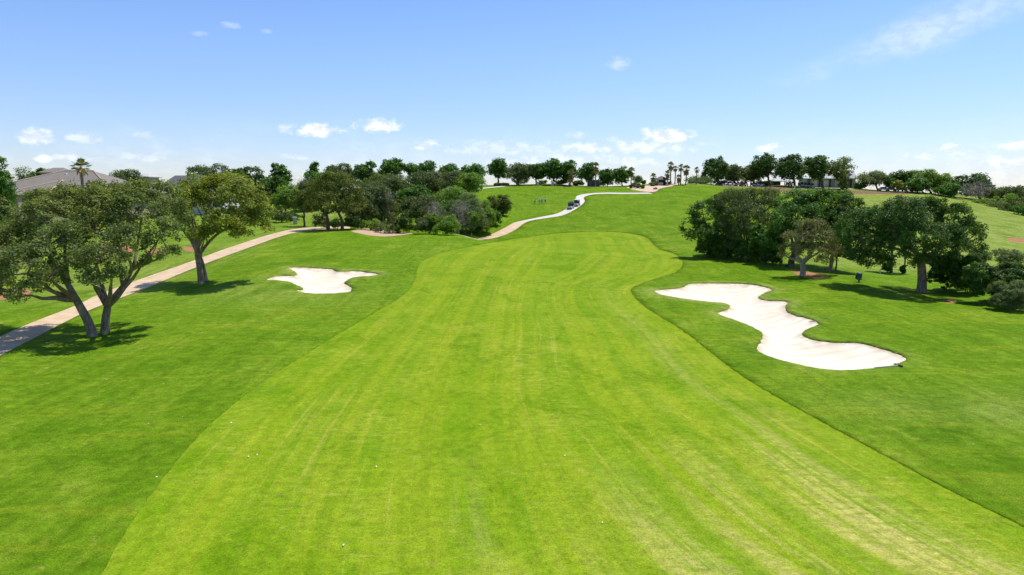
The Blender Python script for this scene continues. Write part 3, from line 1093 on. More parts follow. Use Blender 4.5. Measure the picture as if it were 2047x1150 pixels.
# ---- right-hand group
tree('dark tree at the left end of the right group, boughs sweeping out low', 1425, (1433, 513), 390, 150, 'dark', 'broadleaf_tree',
     lobes=[(1384, 452, 26, 22, 0), (1412, 432, 36, 34, 0), (1432, 470, 38, 30, -1), (1452, 412, 34, 28, 3), (1404, 470, 28, 18, -2), (1450, 495, 34, 26, 0), (1376, 468, 18, 10, -1), (1425, 492, 30, 22, -1), (1470, 440, 30, 34, 1)], tr=.26, dens=.95)
tree('tallest grey-green tree of the right group, second from its left end', 1500, (1484, 518), 373, 140, 'dusky', 'broadleaf_tree',
     lobes=[(1470, 402, 44, 28, 3), (1512, 398, 42, 24, 4), (1490, 438, 48, 36, 0), (1530, 425, 34, 36, 2), (1538, 466, 32, 34, -1), (1476, 478, 36, 32, 0), (1510, 490, 34, 32, -1), (1555, 440, 26, 34, 1), (1545, 395, 24, 20, 4)], tr=.28, dens=.95)
tree('low thicket tree with grey twigs filling under the right group', 1532, (1530, 526), 440, 70, 'deep', 'thicket_tree', cb=.05, tr=.14)
tree('broad deep green oak at the back of the right group, with a thick short trunk', 1620, (1577, 533), 377, 170, 'deep', 'oak_tree',
     lobes=[(1590, 406, 40, 28, 2), (1636, 400, 46, 24, 3), (1606, 440, 48, 38, 0), (1562, 446, 24, 32, 0), (1650, 446, 46, 36, 0), (1590, 482, 40, 32, 1), (1548, 480, 24, 30, 1), (1670, 400, 36, 22, 3)], tr=.42, dens=.95)
tree('dark oak with a slanting trunk between the juniper and the big right-hand oak', 1690, (1655, 545), 386, 110, 'dark', 'oak_tree',
     lobes=[(1690, 412, 36, 26, 4), (1680, 448, 42, 36, 3), (1712, 452, 24, 36, 2), (1695, 492, 34, 32, 1), (1662, 490, 30, 26, 2)], tr=.24, dens=.95)
tree('slim young tree with a thin dark trunk behind the juniper', 1676, (1671, 541), 480, 46, 'dark', 'young_tree', cb=.35, tr=.10)
tree('reddish-brown juniper with flat layered boughs and a forked trunk on a bare patch', 1622, (1605, 551), 436, 130, 'rust', 'juniper_tree',
     lobes=[(1584, 496, 26, 14, 0), (1620, 452, 34, 16, 0), (1600, 474, 40, 16, -1), (1646, 476, 36, 20, 0), (1666, 500, 24, 16, 1), (1628, 502, 42, 16, -1), (1566, 510, 16, 8, 0), (1650, 520, 24, 10, 0)],
     limbs=[((.36, .26), [(1605, 552), (1605, 535), (1603, 524)], True), ((.20, .07), [(1603, 526), (1594, 510), (1590, 488), (1598, 470)], False),
            ((.18, .06), [(1605, 528), (1618, 516), (1636, 505), (1650, 488)], False), ((.12, .05), [(1612, 522), (1622, 498), (1622, 466)], False)], dens=.8)
tree('biggest dark oak on the right, single pale trunk standing clear of the shade', 1835, (1841, 584), 394, 285, 'dark', 'oak_tree',
     lobes=[(1704, 462, 34, 42, 3), (1722, 478, 38, 46, 1), (1740, 440, 34, 30, 3), (1762, 452, 54, 44, 1), (1806, 438, 52, 46, -2), (1846, 432, 46, 38, 3), (1862, 414, 32, 24, 2), (1906, 440, 34, 36, 1), (1934, 482, 34, 46, 0),
            (1890, 490, 46, 46, -3), (1782, 498, 50, 34, -2), (1842, 484, 50, 40, -4), (1716, 514, 26, 22, 0), (1900, 534, 36, 30, 0), (1845, 522, 26, 18, -2), (1752, 522, 36, 18, 0)],
     limbs=[((.50, .38), [(1841, 586), (1843, 560), (1842, 535), (1840, 520)], True), ((.28, .10), [(1840, 522), (1826, 500), (1806, 470, -1), (1780, 450, -1)], False),
            ((.28, .10), [(1842, 522), (1850, 492), (1852, 455, 1), (1850, 425, 2)], False), ((.24, .08), [(1843, 526), (1864, 505), (1890, 485), (1918, 470)], False),
            ((.2, .07), [(1836, 515), (1800, 500, -1), (1765, 492, 0), (1735, 490, 1)], False)], dens=1.0)
tree('small tree with a shrubby foot seen under the boughs of the biggest oak', 1782, (1782, 546), 440, 62, 'deep', 'young_tree', cb=.45, tr=.16)
tree('thin pole-like tree right of the small one under the biggest oak', 1812, (1808, 547), 450, 40, 'deep', 'young_tree', cb=.5, tr=.10)
for a in (('dark undergrowth bush at the left foot of the right group', 1412, (1416, 512), 474, 50, 'dark'),
          ('dark undergrowth bush under the left boughs of the right group', 1452, (1452, 517), 466, 60, 'dark'),
          ('green undergrowth bush in the middle of the left half of the right group', 1500, (1500, 523), 470, 60, 'deep'),
          ('dark undergrowth bush left of the thick short trunk', 1546, (1546, 529), 478, 52, 'dark'),
          ('round dark shrub at the foot of the small tree under the biggest oak', 1774, (1774, 545), 523, 22, 'dark'),
          ('tiny dark shrub at the foot of the thin pole-like tree', 1805, (1804, 547), 530, 16, 'dark'),
          ('ragged dark bush just right of the biggest oak trunk', 1895, (1893, 580), 502, 74, 'dark'),
          ('green bush between the ragged dark bush and the dense right-edge bush', 1936, (1934, 587), 512, 74, 'deep'),
          ('dense blackish-green bush near the right edge, the largest bush there', 1994, (1990, 606), 522, 118, 'dark'),
          ('lighter grey-green bush in front of the dense bush at the right edge', 2022, (2022, 620), 560, 82, 'grey')):
    shrub(*a, dens=1.9)
tree('feathery grey-green small tree standing behind the bushes at right', 1958, 99, 500, 48, 'grey', 'small_tree', cb=.08, tr=.09)
tree('feathery grey tree near the right edge, behind the dense bush', 2022, 98, 498, 60, 'grey', 'small_tree', cb=.08, tr=.09)

# ---- left background, from the picture's edge to the thicket
tree('tall dark oak cut off by the left edge, beside the house', -16, 112, 306, 84, 'deep', cb=.1)
tree('pale oak at left edge in front of the turret', -8, 98, 388, 46, 'oak', cb=.1)
tree('dark oak behind the left end of the tiled house', 78, 172, 334, 66, 'deep', cb=.1)
tree('wispy tree between the left-edge oak and the house roof', 46, 168, 330, 34, 'grey', 'small_tree', dens=.35, cb=.3)
tree('green oak rising behind the right end of the tiled house', 244, 172, 337, 86, 'dusky', cb=.1)
tree('rounded oak behind the slate-roofed house', 424, 190, 327, 104, 'dusky', cb=.1)
tree('broad dark oak right of the slate-roofed house', 494, 188, 331, 104, 'dark', cb=.08)
tree('upright fresh green tree poking above the dark mass', 557, 205, 324, 46, 'deep', 'tall_tree', cb=.1)
tree('dark tree standing below the upright fresh green one', 545, 182, 352, 66, 'dark', cb=.02)
tree('soft pale green tree left of the stone pillar', 574, 160, 368, 66, 'fresh', 'mesquite_tree', cb=.15)
tree('small dark oak with a curved trunk beside the end of the path', 606, (608, 453), 374, 54, 'olive', cb=.28, tr=.2)
tree('big olive-green twin-trunked oak above the path bend', 665, (660, 459), 343, 122, 'olive', cb=.22, tr=.36,
     lobes=[(640, 385, 32, 28, 1), (668, 368, 38, 26, 1), (698, 384, 30, 28, 0), (655, 408, 40, 26, -2), (690, 412, 34, 24, -1), (630, 412, 24, 22, 0), (708, 408, 22, 26, 1)],
     limbs=[((.36, .26), [(656, 459), (655, 442), (652, 428)], True), ((.32, .22), [(684, 458), (683, 440), (676, 425)], True),
            ((.2, .1), [(652, 430), (640, 412), (634, 396)], False), ((.2, .1), [(653, 430), (660, 405), (664, 380)], False), ((.2, .1), [(677, 427), (690, 408), (698, 390)], False)])
tree('slender dark treetop behind the big twin-trunked oak, its left one', 624, 228, 322, 32, 'deep', 'tall_tree', cb=.1)
tree('round oak on the skyline straight behind the big twin-trunked oak', 672, 226, 326, 74, 'dusky', cb=.1)
tree('green oak on the skyline just right of the big twin-trunked oak', 728, 228, 321, 62, 'deep', cb=.08)
tree('bushy-headed skyline oak with sky showing under its crown', 784, 236, 316, 56, 'deep', cb=.25)
tree('thin-crowned skyline tree between two full ones', 820, 238, 325, 30, 'deep', 'slender_tree', cb=.3, dens=.55)
tree('full skyline oak right of the thin-crowned tree', 849, 236, 320, 46, 'deep', cb=.25)
tree('low flat-topped skyline oak above the thicket', 897, 236, 327, 50, 'deep', cb=.2)
tree('rounded skyline oak beside the gap before the hilltop lawn', 944, 238, 327, 58, 'deep', cb=.2)
# the thicket
TH = [('dusky tree with grey bare tops right of the big twin-trunked oak', 738, 148, 366, 92, 'dusky', .12),
      ('dull green tree above the dead grey branches', 792, 186, 352, 76, 'dusky', .05),
      ('brownish-green tree high in the thicket under the full skyline oak', 850, 196, 345, 84, 'dusky', .05),
      ('dull tree at the top right of the thicket', 905, 200, 345, 80, 'dusky', .1),
      ('light green tree at the top right corner of the thicket', 938, 196, 348, 60, 'fresh', .25),
      ('bright green tree halfway up the thicket', 906, 168, 374, 74, 'fresh', .05),
      ('dark shaggy tree in the middle of the thicket behind the yellow grass', 842, 144, 393, 82, 'dusky', .06),
      ('grey-green willowy tree at the right front of the thicket', 925, 146, 388, 88, 'grey', .08),
      ('mid-green tree near the right end of the thicket', 964, 150, 402, 50, 'fresh', .05),
      ('dark juniper at the right end of the thicket, above the far path', 1006, 168, 392, 34, 'olive', .02),
      ('small dark juniper tucked left of the end juniper', 981, 166, 392, 24, 'olive', .02),
      ('brown-green tree between the dead branches and the shaggy dark tree', 770, 152, 402, 60, 'olive', .05)]
TH += [('leafy tree filling the thicket between the twin-trunked oak and the dead branches', 722, 142, 386, 64, 'dusky', .0),
       ('green tree in the heart of the thicket below the bright green one', 886, 150, 404, 66, 'deep', .0),
       ('dull green tree on the hillside above the yellow grass', 826, 178, 372, 70, 'deep', .0),
       ('leafy tree behind the pale green tree at left', 618, 178, 362, 60, 'dusky', .0),
       ('dark tree on the slope above the pale green tree', 640, 200, 346, 70, 'deep', .0),
       ('dull oak behind the dead grey branches, on the slope', 760, 200, 350, 70, 'olive', .0)]
for l, px, Y, tp_, w_, sp, cb in TH:
    tree(l, px, Y, tp_ - 3, w_ * 1.16, sp, 'thicket_tree', cb=-.05 if cb < .2 else cb * .7, tr=.16, k=12)
tree('bright green little tree with a leaning trunk at the front of the thicket', 938, (929, 470), 420, 46, 'fresh', 'small_tree', cb=.3, tr=.14)
for a in (('bare grey dead branches sticking up in the thicket', 768, 146, 372, 44), ('mauve leafless bush in the middle of the thicket', 862, 140, 397, 50),
          ('bare grey twigs over the willowy tree', 918, 140, 402, 50), ('small grey leafless crown beside the pale green tree', 604, 176, 352, 34)):
    tree(a[0], a[1], a[2], a[3], a[4], 'twig', 'bare_tree', 'tree', cb=.15, dens=.32, tr=.12)
for a in (('fresh green bush at the foot of the willowy tree', 893, (893, 470), 428, 58, 'fresh'), ('dark conical juniper bush at the back of the mulch bed', 806, (806, 466), 424, 36, 'dark'),
          ('green leafy bush left of the conical juniper bush', 790, (788, 466), 436, 28, 'deep'), ('pale feathery shrub growing in the mulch bed', 768, (768, 466), 441, 42, 'grey'),
          ('low green shrub at the left end of the mulch bed', 742, (742, 460), 438, 42, 'fresh'), ('dark bush under the right trunk of the twin-trunked oak', 706, (706, 458), 432, 44, 'dark'),
          ('dark bush between the twin trunks', 668, (668, 457), 436, 26, 'dark'), ('grey-green bush left of the twin trunks', 640, (642, 457), 424, 34, 'dusky'),
          ('rounded hedge bush left of the stone pillar', 556, 150, 419, 50, 'dusky'), ('low dark shrub behind the stone pillar', 584, 156, 425, 40, 'dark'),
          ('tangled low bush along the front of the thicket, left of the fresh green bush', 850, (850, 468), 432, 52, 'dusky'), ('yellow-green bush in the thicket front', 862, (866, 468), 424, 30, 'fresh'),
          ('dark low bush at the right foot of the thicket', 952, (952, 466), 434, 34, 'deep'), ('shrub at the foot of the end juniper', 988, (986, 449), 422, 28, 'deep')):
    shrub(*a)
palm('dead straw-coloured yucca leaning at the back of the mulch bed', 785, (786, 467), 422, 22, skirt=1.0, seed=5, name='dead_yucca').children[1].data.materials[0] = M['leaf_straw']
palm('fan palm rising in front of the tiled house roof', 181, 116, 314, 42, skirt=.25, seed=3)

# ---- the ridge
RIDGE = [('round-headed oak on the hilltop lawn with a clear trunk', 996, (996, 370), 316, 42, 'deep', .22), ('greyish oak right of the clear-trunked one', 1036, 250, 326, 52, 'dusky', .1),
         ('thin blue-green tree between the greyish oak and the tall oak', 1071, 252, 328, 46, 'dark', .15), ('tall oak behind the pair of stone pillars', 1105, 252, 317, 46, 'deep', .15),
         ('oak right of the tall oak, behind the low fan palm', 1137, 253, 321, 46, 'deep', .12), ('oak behind the timber enclosure', 1176, 254, 325, 38, 'deep', .12),
         ('small round oak right of the timber enclosure', 1211, 252, 338, 28, 'deep', .02), ('wide low oak at the end of the hilltop row', 1240, 253, 332, 46, 'deep', .02),
         ('small pale tree beyond the end of the hilltop row', 1274, 272, 352, 20, 'grey', .1),
         ('pale distant trees low behind the palm cluster', 1402, 285, 352, 60, 'grey', .05),
         ('dark round tree right of the palm cluster', 1431, 260, 313, 47, 'dark', .1), ('grey-green tree behind the parked carts, left of two', 1463, 270, 329, 54, 'dusky', .15),
         ('lighter green tree behind the parked carts, right of two', 1500, 270, 327, 56, 'oak', .15), ('tall open-crowned tree beside the parked carts', 1529, 264, 307, 54, 'dark', .2),
         ('tall dense tree left of the long cart barn', 1580, 264, 308, 56, 'dark', .15), ('round dark tree in front of the cart barn', 1634, 266, 311, 58, 'dark', .2),
         ('sparse twisted tree at the right end of the cart barn', 1681, 262, 314, 50, 'oak', .25), ('pale spreading oak right of the cart barn', 1742, 266, 342, 62, 'grey', .2),
         ('rounded dark oak on the right skyline', 1800, 266, 341, 48, 'dark', .12), ('small round tree left of the rounded dark oak', 1777, 262, 354, 22, 'dark', .25),
         ('little yellow-green tree in front of the rounded dark oak', 1797, 258, 361, 22, 'bright', .3), ('light green leafy tree right of the rounded dark oak', 1848, 262, 338, 56, 'fresh', .05),
         ('second light green tree, right of the taller one', 1884, 260, 346, 48, 'fresh', .1), ('dark low tree under the light green pair', 1834, 256, 356, 48, 'deep', 0),
         ('dark green bushy tree below the second light green one', 1896, 252, 366, 50, 'deep', 0), ('dark cedar with a pointed top near the right edge', 1945, 256, 347, 72, 'dark', .05),
         ('grey-green oak at the right edge skyline', 2030, 250, 371, 66, 'dusky', .02), ('hazy oak left of the right-edge oak', 1996, 256, 374, 56, 'dusky', .02)]
for l, px, b, tp_, w_, sp, cb in RIDGE:
    tree(l, px, b, tp_ - 1, w_ * 1.12, sp, 'ridge_tree', cb=cb * .75, k=12, dens=.6 if 'sparse' in l or 'open-crowned' in l else .9)
tree('mauve leafless shrub in front of the pointed cedar', 1950, 246, 360, 68, 'twig', 'bare_tree', cb=.02, dens=.9, tr=.12)
for i, (px, tp_, w_, Y, l) in enumerate(((1962, 398, 40, 238, 'first bush of the right hedgerow, at its upper left end'), (1992, 402, 46, 228, 'second bush down the right hedgerow, pale and wide'),
                                         (2026, 402, 50, 218, 'third bush down the right hedgerow, dark'), (2052, 408, 44, 208, 'hedgerow bush cut by the right edge of the picture'),
                                         (2010, 388, 50, 236, 'tall bush behind the middle of the right hedgerow'), (2044, 392, 44, 228, 'tall bush behind the end of the right hedgerow'))):
    shrub(l, px, Y, tp_, w_, ('fresh', 'grey', 'dusky', 'deep', 'fresh', 'dusky')[i], 'hedgerow_bush')
for i, (px, b, tp_, w_, sk, l) in enumerate(((1328, 250, 339, 17, 1.2, 'short palm at the left of the palm cluster'), (1334, 252, 322, 19, 1, 'tallest palm of the cluster beside the gazebo'),
                                             (1343, 256, 331, 13, .6, 'slender palm just right of the tallest'), (1354, 252, 327, 16, .8, 'second tallest palm, in the middle of the cluster'),
                                             (1350, 250, 348, 15, 1.6, 'stubby palm with a shaggy skirt under the middle of the cluster'), (1371, (1371, 370), 329, 20, 1.2, 'broad-headed palm standing alone on the grass'),
                                             (1385, 254, 333, 14, .6, 'rightmost thin palm of the cluster'), (1300, 256, 345, 18, 1.3, 'short full palm behind the gazebo'),
                                             (1139, 246, 337, 22, 1.6, 'low fan palm with a pale head, in front of the hilltop oaks'), (1187, 247, 323, 20, 1.5, 'tall palm with a brown skirt beside the timber enclosure'),
                                             (1257, 250, 333, 20, 1.2, 'palm leaning out of the right end of the hilltop row'), (1474, 262, 352, 18, 1.4, 'pale palm among the parked carts'))):
    palm(l, px, b, tp_, w_, skirt=sk, seed=20 + i, group=None)
for i, (px, py, w_, h_, sp, l) in enumerate(((1261, 376.5, 7, 7, 'dusky', 'small brownish round shrub at the left tip of the gravel bed'), (1267, 374.5, 12, 10, 'grey', 'grey-green round shrub at the left of the gravel bed'),
                                             (1274, 376, 12, 10, 'grey', 'largest grey-green round shrub on the gravel bed'), (1284, 377, 8, 7, 'deep', 'dark round shrub in the middle of the gravel bed'),
                                             (1304, 372, 11, 8, 'grey', 'round shrub in front of the gazebo'), (1311, 371, 10, 8, 'dusky', 'round shrub at the right foot of the gazebo'),
                                             (1327, 370, 8, 6, 'dark', 'dark shrub under the palm cluster'), (1337, 369, 9, 5, 'deep', 'low shrub at the foot of the tallest palm'), (1286, 368, 9, 7, 'deep', 'shrub on the crest left of the gazebo'))):
    shrub(l, px, (px, py), py - h_, w_, sp, 'round_shrub', k=4)
shrub('pale shrub in front of the cart barn wall', 1686, 262, 362, 16, 'fresh', 'round_shrub', k=4)
for i, (px, tp_, w_, l) in enumerate(((1040, 359, 34, 'low dark shrub under the greyish hilltop oak'), (1084, 361, 22, 'low shrub between the pair of domed stone pillars'), (1120, 359, 34, 'low shrub right of the domed stone pillars'),
                                    (1156, 361, 26, 'low shrub left of the timber enclosure'), (1208, 356, 34, 'shrub right of the timber enclosure, under the small round oak'), (1440, 361, 26, 'low shrub under the dark round tree beside the parked carts'),
                                    (1530, 361, 30, 'low shrub under the open-crowned skyline tree'), (1722, 364, 26, 'low shrub right of the cart barn post'))):
    shrub(l, px, 259 if px < 1300 else 267, tp_, w_, ('dusky', 'deep', 'dark', 'deep')[i % 4], 'ridge_shrub', k=5)
print('leaf faces', NLEAF, round(time.time() - T0, 1))
# ------------------------------------------------------------------ built things
def roof_mat(name, c0, c1, pitch=.45):
    t = NT(name)
    geo = t.n('ShaderNodeNewGeometry')
    nn = t.n('ShaderNodeSeparateXYZ'); t.set(nn, 0, geo.outputs['Normal'])
    pp = t.n('ShaderNodeSeparateXYZ'); t.set(pp, 0, geo.outputs['Position'])
    sel = t.math('GREATER_THAN', t.math('ABSOLUTE', nn.outputs[0]), t.math('ABSOLUTE', nn.outputs[1]))
    along = t.math('ADD', t.math('MULTIPLY', sel, pp.outputs[1]), t.math('MULTIPLY', t.math('SUBTRACT', 1.0, sel), pp.outputs[0]))
    fr = t.math('FRACT', t.math('MULTIPLY', along, 1 / pitch))
    seam = t.sstep(t.math('ABSOLUTE', t.math('SUBTRACT', fr, .5)), .40, .46)
    n1 = t.noise(geo.outputs['Position'], .8, 4)
    c = t.mix(n1, c0, c1)
    c = t.mix(t.math('MULTIPLY', seam, .7), c, [x * .35 for x in c0])
    return t.done(t.bsdf(c, .6, .15, t.bump(seam, .6, .05)))


def stone_mat(name, c0, c1, scale=2.5):
    t = NT(name)
    o = t.pos()
    v = t.n('ShaderNodeTexVoronoi'); v.feature = 'DISTANCE_TO_EDGE'
    t.set(v, 'Vector', t.mapped(o, (1, 1, 1.8))); t.set(v, 'Scale', scale)
    v2 = t.n('ShaderNodeTexVoronoi')
    t.set(v2, 'Vector', t.mapped(o, (1, 1, 1.8))); t.set(v2, 'Scale', scale)
    bw = t.n('ShaderNodeSeparateColor'); t.set(bw, 0, v2.outputs['Color'])
    c = t.mix(bw.outputs[0], c0, c1)
    c = t.mix(t.sstep(v.outputs['Distance'], 0, .06), [x * .6 for x in c0], c)
    return t.done(t.bsdf(c, .9, .1))


def wood_mat(name, c0, c1, pitch=.18):
    t = NT(name)
    pp = t.n('ShaderNodeSeparateXYZ'); t.set(pp, 0, t.pos())
    k = t.math('MULTIPLY', pp.outputs[0], 1 / pitch)
    wn = t.n('ShaderNodeTexWhiteNoise'); wn.noise_dimensions = '1D'; t.set(wn, 'W', t.math('FLOOR', k))
    gap = t.sstep(t.math('ABSOLUTE', t.math('SUBTRACT', t.math('FRACT', k), .5)), .42, .47)
    c = t.mix(wn.outputs[0], c0, c1)
    c = t.mix(gap, c, (.01, .01, .01))
    return t.done(t.bsdf(c, .85, .1))


M['roof_tan'] = roof_mat('tan_metal_roof', (.20, .17, .135), (.27, .235, .19), .62)
M['roof_slate'] = roof_mat('slate_grey_roof', (.10, .10, .105), (.15, .15, .16), .5)
M['roof_light'] = roof_mat('pale_metal_roof', (.42, .42, .42), (.55, .55, .55), .6)
M['roof_shingle'] = roof_mat('brown_shingle_roof', (.075, .062, .058), (.12, .10, .095), .4)
M['stucco'] = plain('tan_stucco', (.40, .31, .22))
M['stucco_white'] = plain('white_stucco', (.70, .66, .62))
M['limestone'] = stone_mat('limestone', (.48, .40, .29), (.62, .54, .42))
M['trim'] = plain('dark_trim', (.07, .055, .045))
M['glass'] = plain('window_glass', (.02, .025, .03), .08, .6)
M['white'] = plain('white_paint', (.78, .78, .76), .4, .4)
M['cream'] = plain('cream_shell', (.66, .62, .52), .35, .5)
M['black'] = plain('black_plastic', (.018, .018, .02), .5, .4)
M['grey'] = plain('grey_metal', (.32, .32, .33), .45, .5)
M['rubber'] = plain('tyre_rubber', (.02, .02, .02), .9, .1)
M['teal'] = plain('teal_plastic', (.018, .085, .12), .45, .4)
M['navy'] = plain('navy_plastic', (.02, .04, .06), .5, .4)
M['timber'] = wood_mat('weathered_timber', (.075, .068, .068), (.14, .13, .13))
M['skin'] = plain('skin', (.45, .27, .19), .6)
M['shirt_white'] = plain('white_cloth', (.80, .80, .80), .9, .1)
M['shirt_mint'] = plain('mint_cloth', (.55, .74, .66), .9, .1)
M['cloth_black'] = plain('black_cloth', (.02, .02, .025), .9, .1)
M['cloth_red'] = plain('red_cloth', (.42, .12, .06), .9, .1)
M['cloth_grey'] = plain('grey_cloth', (.18, .19, .20), .9, .1)
M['hair'] = plain('dark_hair', (.04, .025, .018), .7, .2)
M['rock'] = plain('brown_rock', (.22, .15, .11), .9, .1, var=.4)
M['barn_wall'] = plain('beige_grey_wall', (.42, .385, .35), .9, .1)
M['carwhite'] = plain('white_car_paint', (.78, .78, .78), .25, .5, coat=.5)
M['leafdry'] = plain('pale_dry_leaf', (.75, .72, .62), .8, .1)
M['lid'] = plain('grey_green_lid', (.10, .11, .075), .7, .2)


def hip(x0, x1, y0, y1, ze, xr0, xr1, yr, zr, th=.22):
    """hip roof: eave rectangle, ridge from (xr0,yr) to (xr1,yr)"""
    m = MB()
    A = [(x0, y0, ze), (x1, y0, ze), (x1, y1, ze), (x0, y1, ze)]
    B = [(x, y, z - th) for x, y, z in A]
    r0, r1 = (xr0, yr, zr), (xr1, yr, zr)
    for f in ((A[0], A[1], r1, r0), (A[2], A[3], r0, r1), (A[1], A[2], r1), (A[3], A[0], r0), B[::-1]):
        m.poly(f)
    for i in range(4):
        m.poly((B[i], B[(i + 1) % 4], A[(i + 1) % 4], A[i]))
    bmesh.ops.remove_doubles(m.bm, verts=m.bm.verts, dist=.001)
    return m


def window(par, wall_face, wmat='trim'):
    """wall_face: centre, width, height, axis ('y' faces the camera side, 'x' faces +x)"""
    (x, y, z), w_, h_, ax = wall_face
    fr = MB()
    gl = MB()
    if ax == 'y':
        for dx, dz, sx, sz in ((0, h_ / 2, w_ + .16, .10), (0, -h_ / 2, w_ + .16, .10), (-w_ / 2, 0, .10, h_ - .1), (w_ / 2, 0, .10, h_ - .1), (0, 0, .05, h_ - .1)):
            fr.box((x + dx, y - .03, z + dz), (sx, .10, sz))
        gl.box((x, y + .02, z), (w_ - .1, .06, h_ - .1))
    else:
        for dy, dz, sy, sz in ((0, h_ / 2, w_ + .16, .10), (0, -h_ / 2, w_ + .16, .10), (-w_ / 2, 0, .10, h_ - .1), (w_ / 2, 0, .10, h_ - .1), (0, 0, .05, h_ - .1)):
            fr.box((x + .03, y + dy, z + dz), (.10, sy, sz))
        gl.box((x - .02, y, z), (.06, w_ - .1, h_ - .1))
    f = fr.build('window', M[wmat], par)
    gl.build('pane', M['glass'], f)


# --- the tiled house at left
hz = 5.6
house = empty('house', (0, 0, 0))
tag(house, 'sprawling tan house with hipped metal-seam roofs behind the left oaks', 'house')
ze = 11.0
MB().box((-87, 137, (hz - 1 + ze - .3) / 2), (25, 18, ze - .3 - hz + 1)).build('wall', M['stucco'], house)
zr = at(160, 342, 137)[2]
hip(-100.5, -73.5, 127, 147, ze, at(128, 342, 137)[0], at(187, 342, 137)[0], 137, zr).build('roof', M['roof_tan'], house)
z2 = at(80, 362, 140)[2]
MB().box((-100, 141, (hz - 1 + ze - .2) / 2), (9, 10, ze - hz + .6)).build('wall', M['stucco'], house)
hip(-106, -93.0, 134.5, 148, ze + .35, -103.5, -96.5, 141, z2).build('roof', M['roof_tan'], house)
# front wing with its own hip
MB().box((-85.3, 124.6, (hz - 1 + ze - .4) / 2), (6.4, 6, ze - hz + .5)).build('wall', M['stucco'], house)
hip(-89.2, -81.4, 120.6, 132, ze - .1, at(126, 362, 127)[0] - .2, at(126, 362, 127)[0] + .2, 127, at(126, 361, 127)[2]).build('roof', M['roof_tan'], house)
window(house, ((-85.3, 121.56, 8.6), 1.8, 1.5, 'y'))
for wx in (-80, -76):
    window(house, ((wx, 127.96, 8.5), 1.6, 1.7, 'y'))
# turret
tx = at(30, 390, 119)[0]
MB().box((tx, 119, (hz - 2 + 10.35) / 2), (2.7, 2.7, 10.35 - hz + 2)).build('wall', M['stucco'], house)
hip(tx - 1.75, tx + 1.75, 117.25, 120.75, at(30, 389, 118)[2], tx - .05, tx + .05, 119, at(30, 379, 119)[2], .15).build('roof', M['roof_tan'], house)
window(house, ((tx + .5, 117.62, 9.2), .42, 1.3, 'y'))
window(house, ((tx + 1.38, 119, 9.2), .5, 1.3, 'x'))
# tower
ax0, ax1 = at(80, 347, 146)[0], at(131, 347, 146)[0]
tz0, tz1 = at(100, 345.5, 146)[2], at(100, 335.5, 148)[2]
MB().box(((ax0 + ax1) / 2, 148, (ze + tz0) / 2), (ax1 - ax0 - 1, 4.2, tz0 - ze)).build('wall', M['stucco'], house)
hip(ax0, ax1, 145.2, 150.8, tz0 + .05, ax0 + 1.6, ax1 - 1.6, 148, tz1).build('roof', M['roof_tan'], house)
capm = MB()
for e0, e1 in (((-100.5, 127, ze), (at(128, 342, 137)[0], 137, zr)), ((-73.5, 127, ze), (at(187, 342, 137)[0], 137, zr)), ((at(128, 342, 137)[0], 137, zr), (at(187, 342, 137)[0], 137, zr)),
               ((-89.2, 120.6, ze - .1), (at(126, 362, 127)[0], 127, at(126, 361, 127)[2])), ((-81.4, 120.6, ze - .1), (at(126, 362, 127)[0], 127, at(126, 361, 127)[2]))):
    capm.cyl(e0, e1, .17, n=8)
capm.build('ridge_cap', M['stucco'], house)
vx = at(132, 350, 135.4)
v_ = MB().cyl(vx + np.array([0, 0, -.6]), vx + np.array([0, 0, .15]), .12).cyl(vx + np.array([0, 0, .12]), vx + np.array([0, 0, .3]), .24, .2).build('vent_pipe', M['white'], house)
for px, py in ((160, 350), (40, 375), (148, 356)):
    q = at(px, py, 132.5)
    MB().cyl(q + np.array([0, 0, -.8]), q + np.array([0, 0, .1]), .08).build('vent_pipe', M['grey'], house)
q = at(29, 379, 121)
dsh = MB()
dsh.cyl(q + np.array([0, .15, -.05]), q + np.array([.1, -.1, .03]), .1, .52, 20)
dsh.cyl(q + np.array([0, .1, -.9]), q + np.array([0, .1, 0]), .04)
dsh.build('satellite_dish', M['white'], house)

# --- slate-roofed house and a pale-roofed one beyond
h2 = empty('house', (0, 0, 0))
tag(h2, 'white-walled house under a slate-grey roof, glimpsed behind the yellow-green oak', 'house')
xa, xb = at(300, 380, 158)[0], at(446, 380, 158)[0]
MB().box(((xa + xb) / 2, 165, 8.2), (xb - xa - 1.6, 11, 6.0)).build('wall', M['stucco_white'], h2)
hip(xa, xb, 158, 172, at(400, 383, 158)[2], at(350, 352, 165)[0], at(408, 352, 165)[0], 165, at(350, 351, 165)[2]).build('roof', M['roof_slate'], h2)
for px in (340, 385, 432):
    window(h2, ((at(px, 400, 159.5)[0], 159.46, 8.6), 1.5, 1.5, 'y'))
ch = at(431, 377, 162)
MB().box((ch[0], 162, ch[2] - .3), (.7, .7, 1.6)).build('chimney', M['white'], h2)
h3 = empty('house', (0, 0, 0))
tag(h3, 'far house showing only a small pale roof between the other two houses', 'house')
xa, xb = at(258, 352, 205)[0], at(297, 352, 205)[0]
zz = at(270, 353, 205)[2]
MB().box(((xa + xb) / 2, 209, (8 + zz) / 2 - .2), (xb - xa - 1, 6, zz - 8)).build('wall', M['stucco'], h3)
hip(xa, xb, 205, 213, zz, xa + 2.2, xb - 2.2, 209, at(270, 347.5, 209)[2]).build('roof', M['roof_light'], h3)
window(h3, (((xa + xb) / 2, 205.96, zz - 1.2), 1.4, 1.0, 'y'))

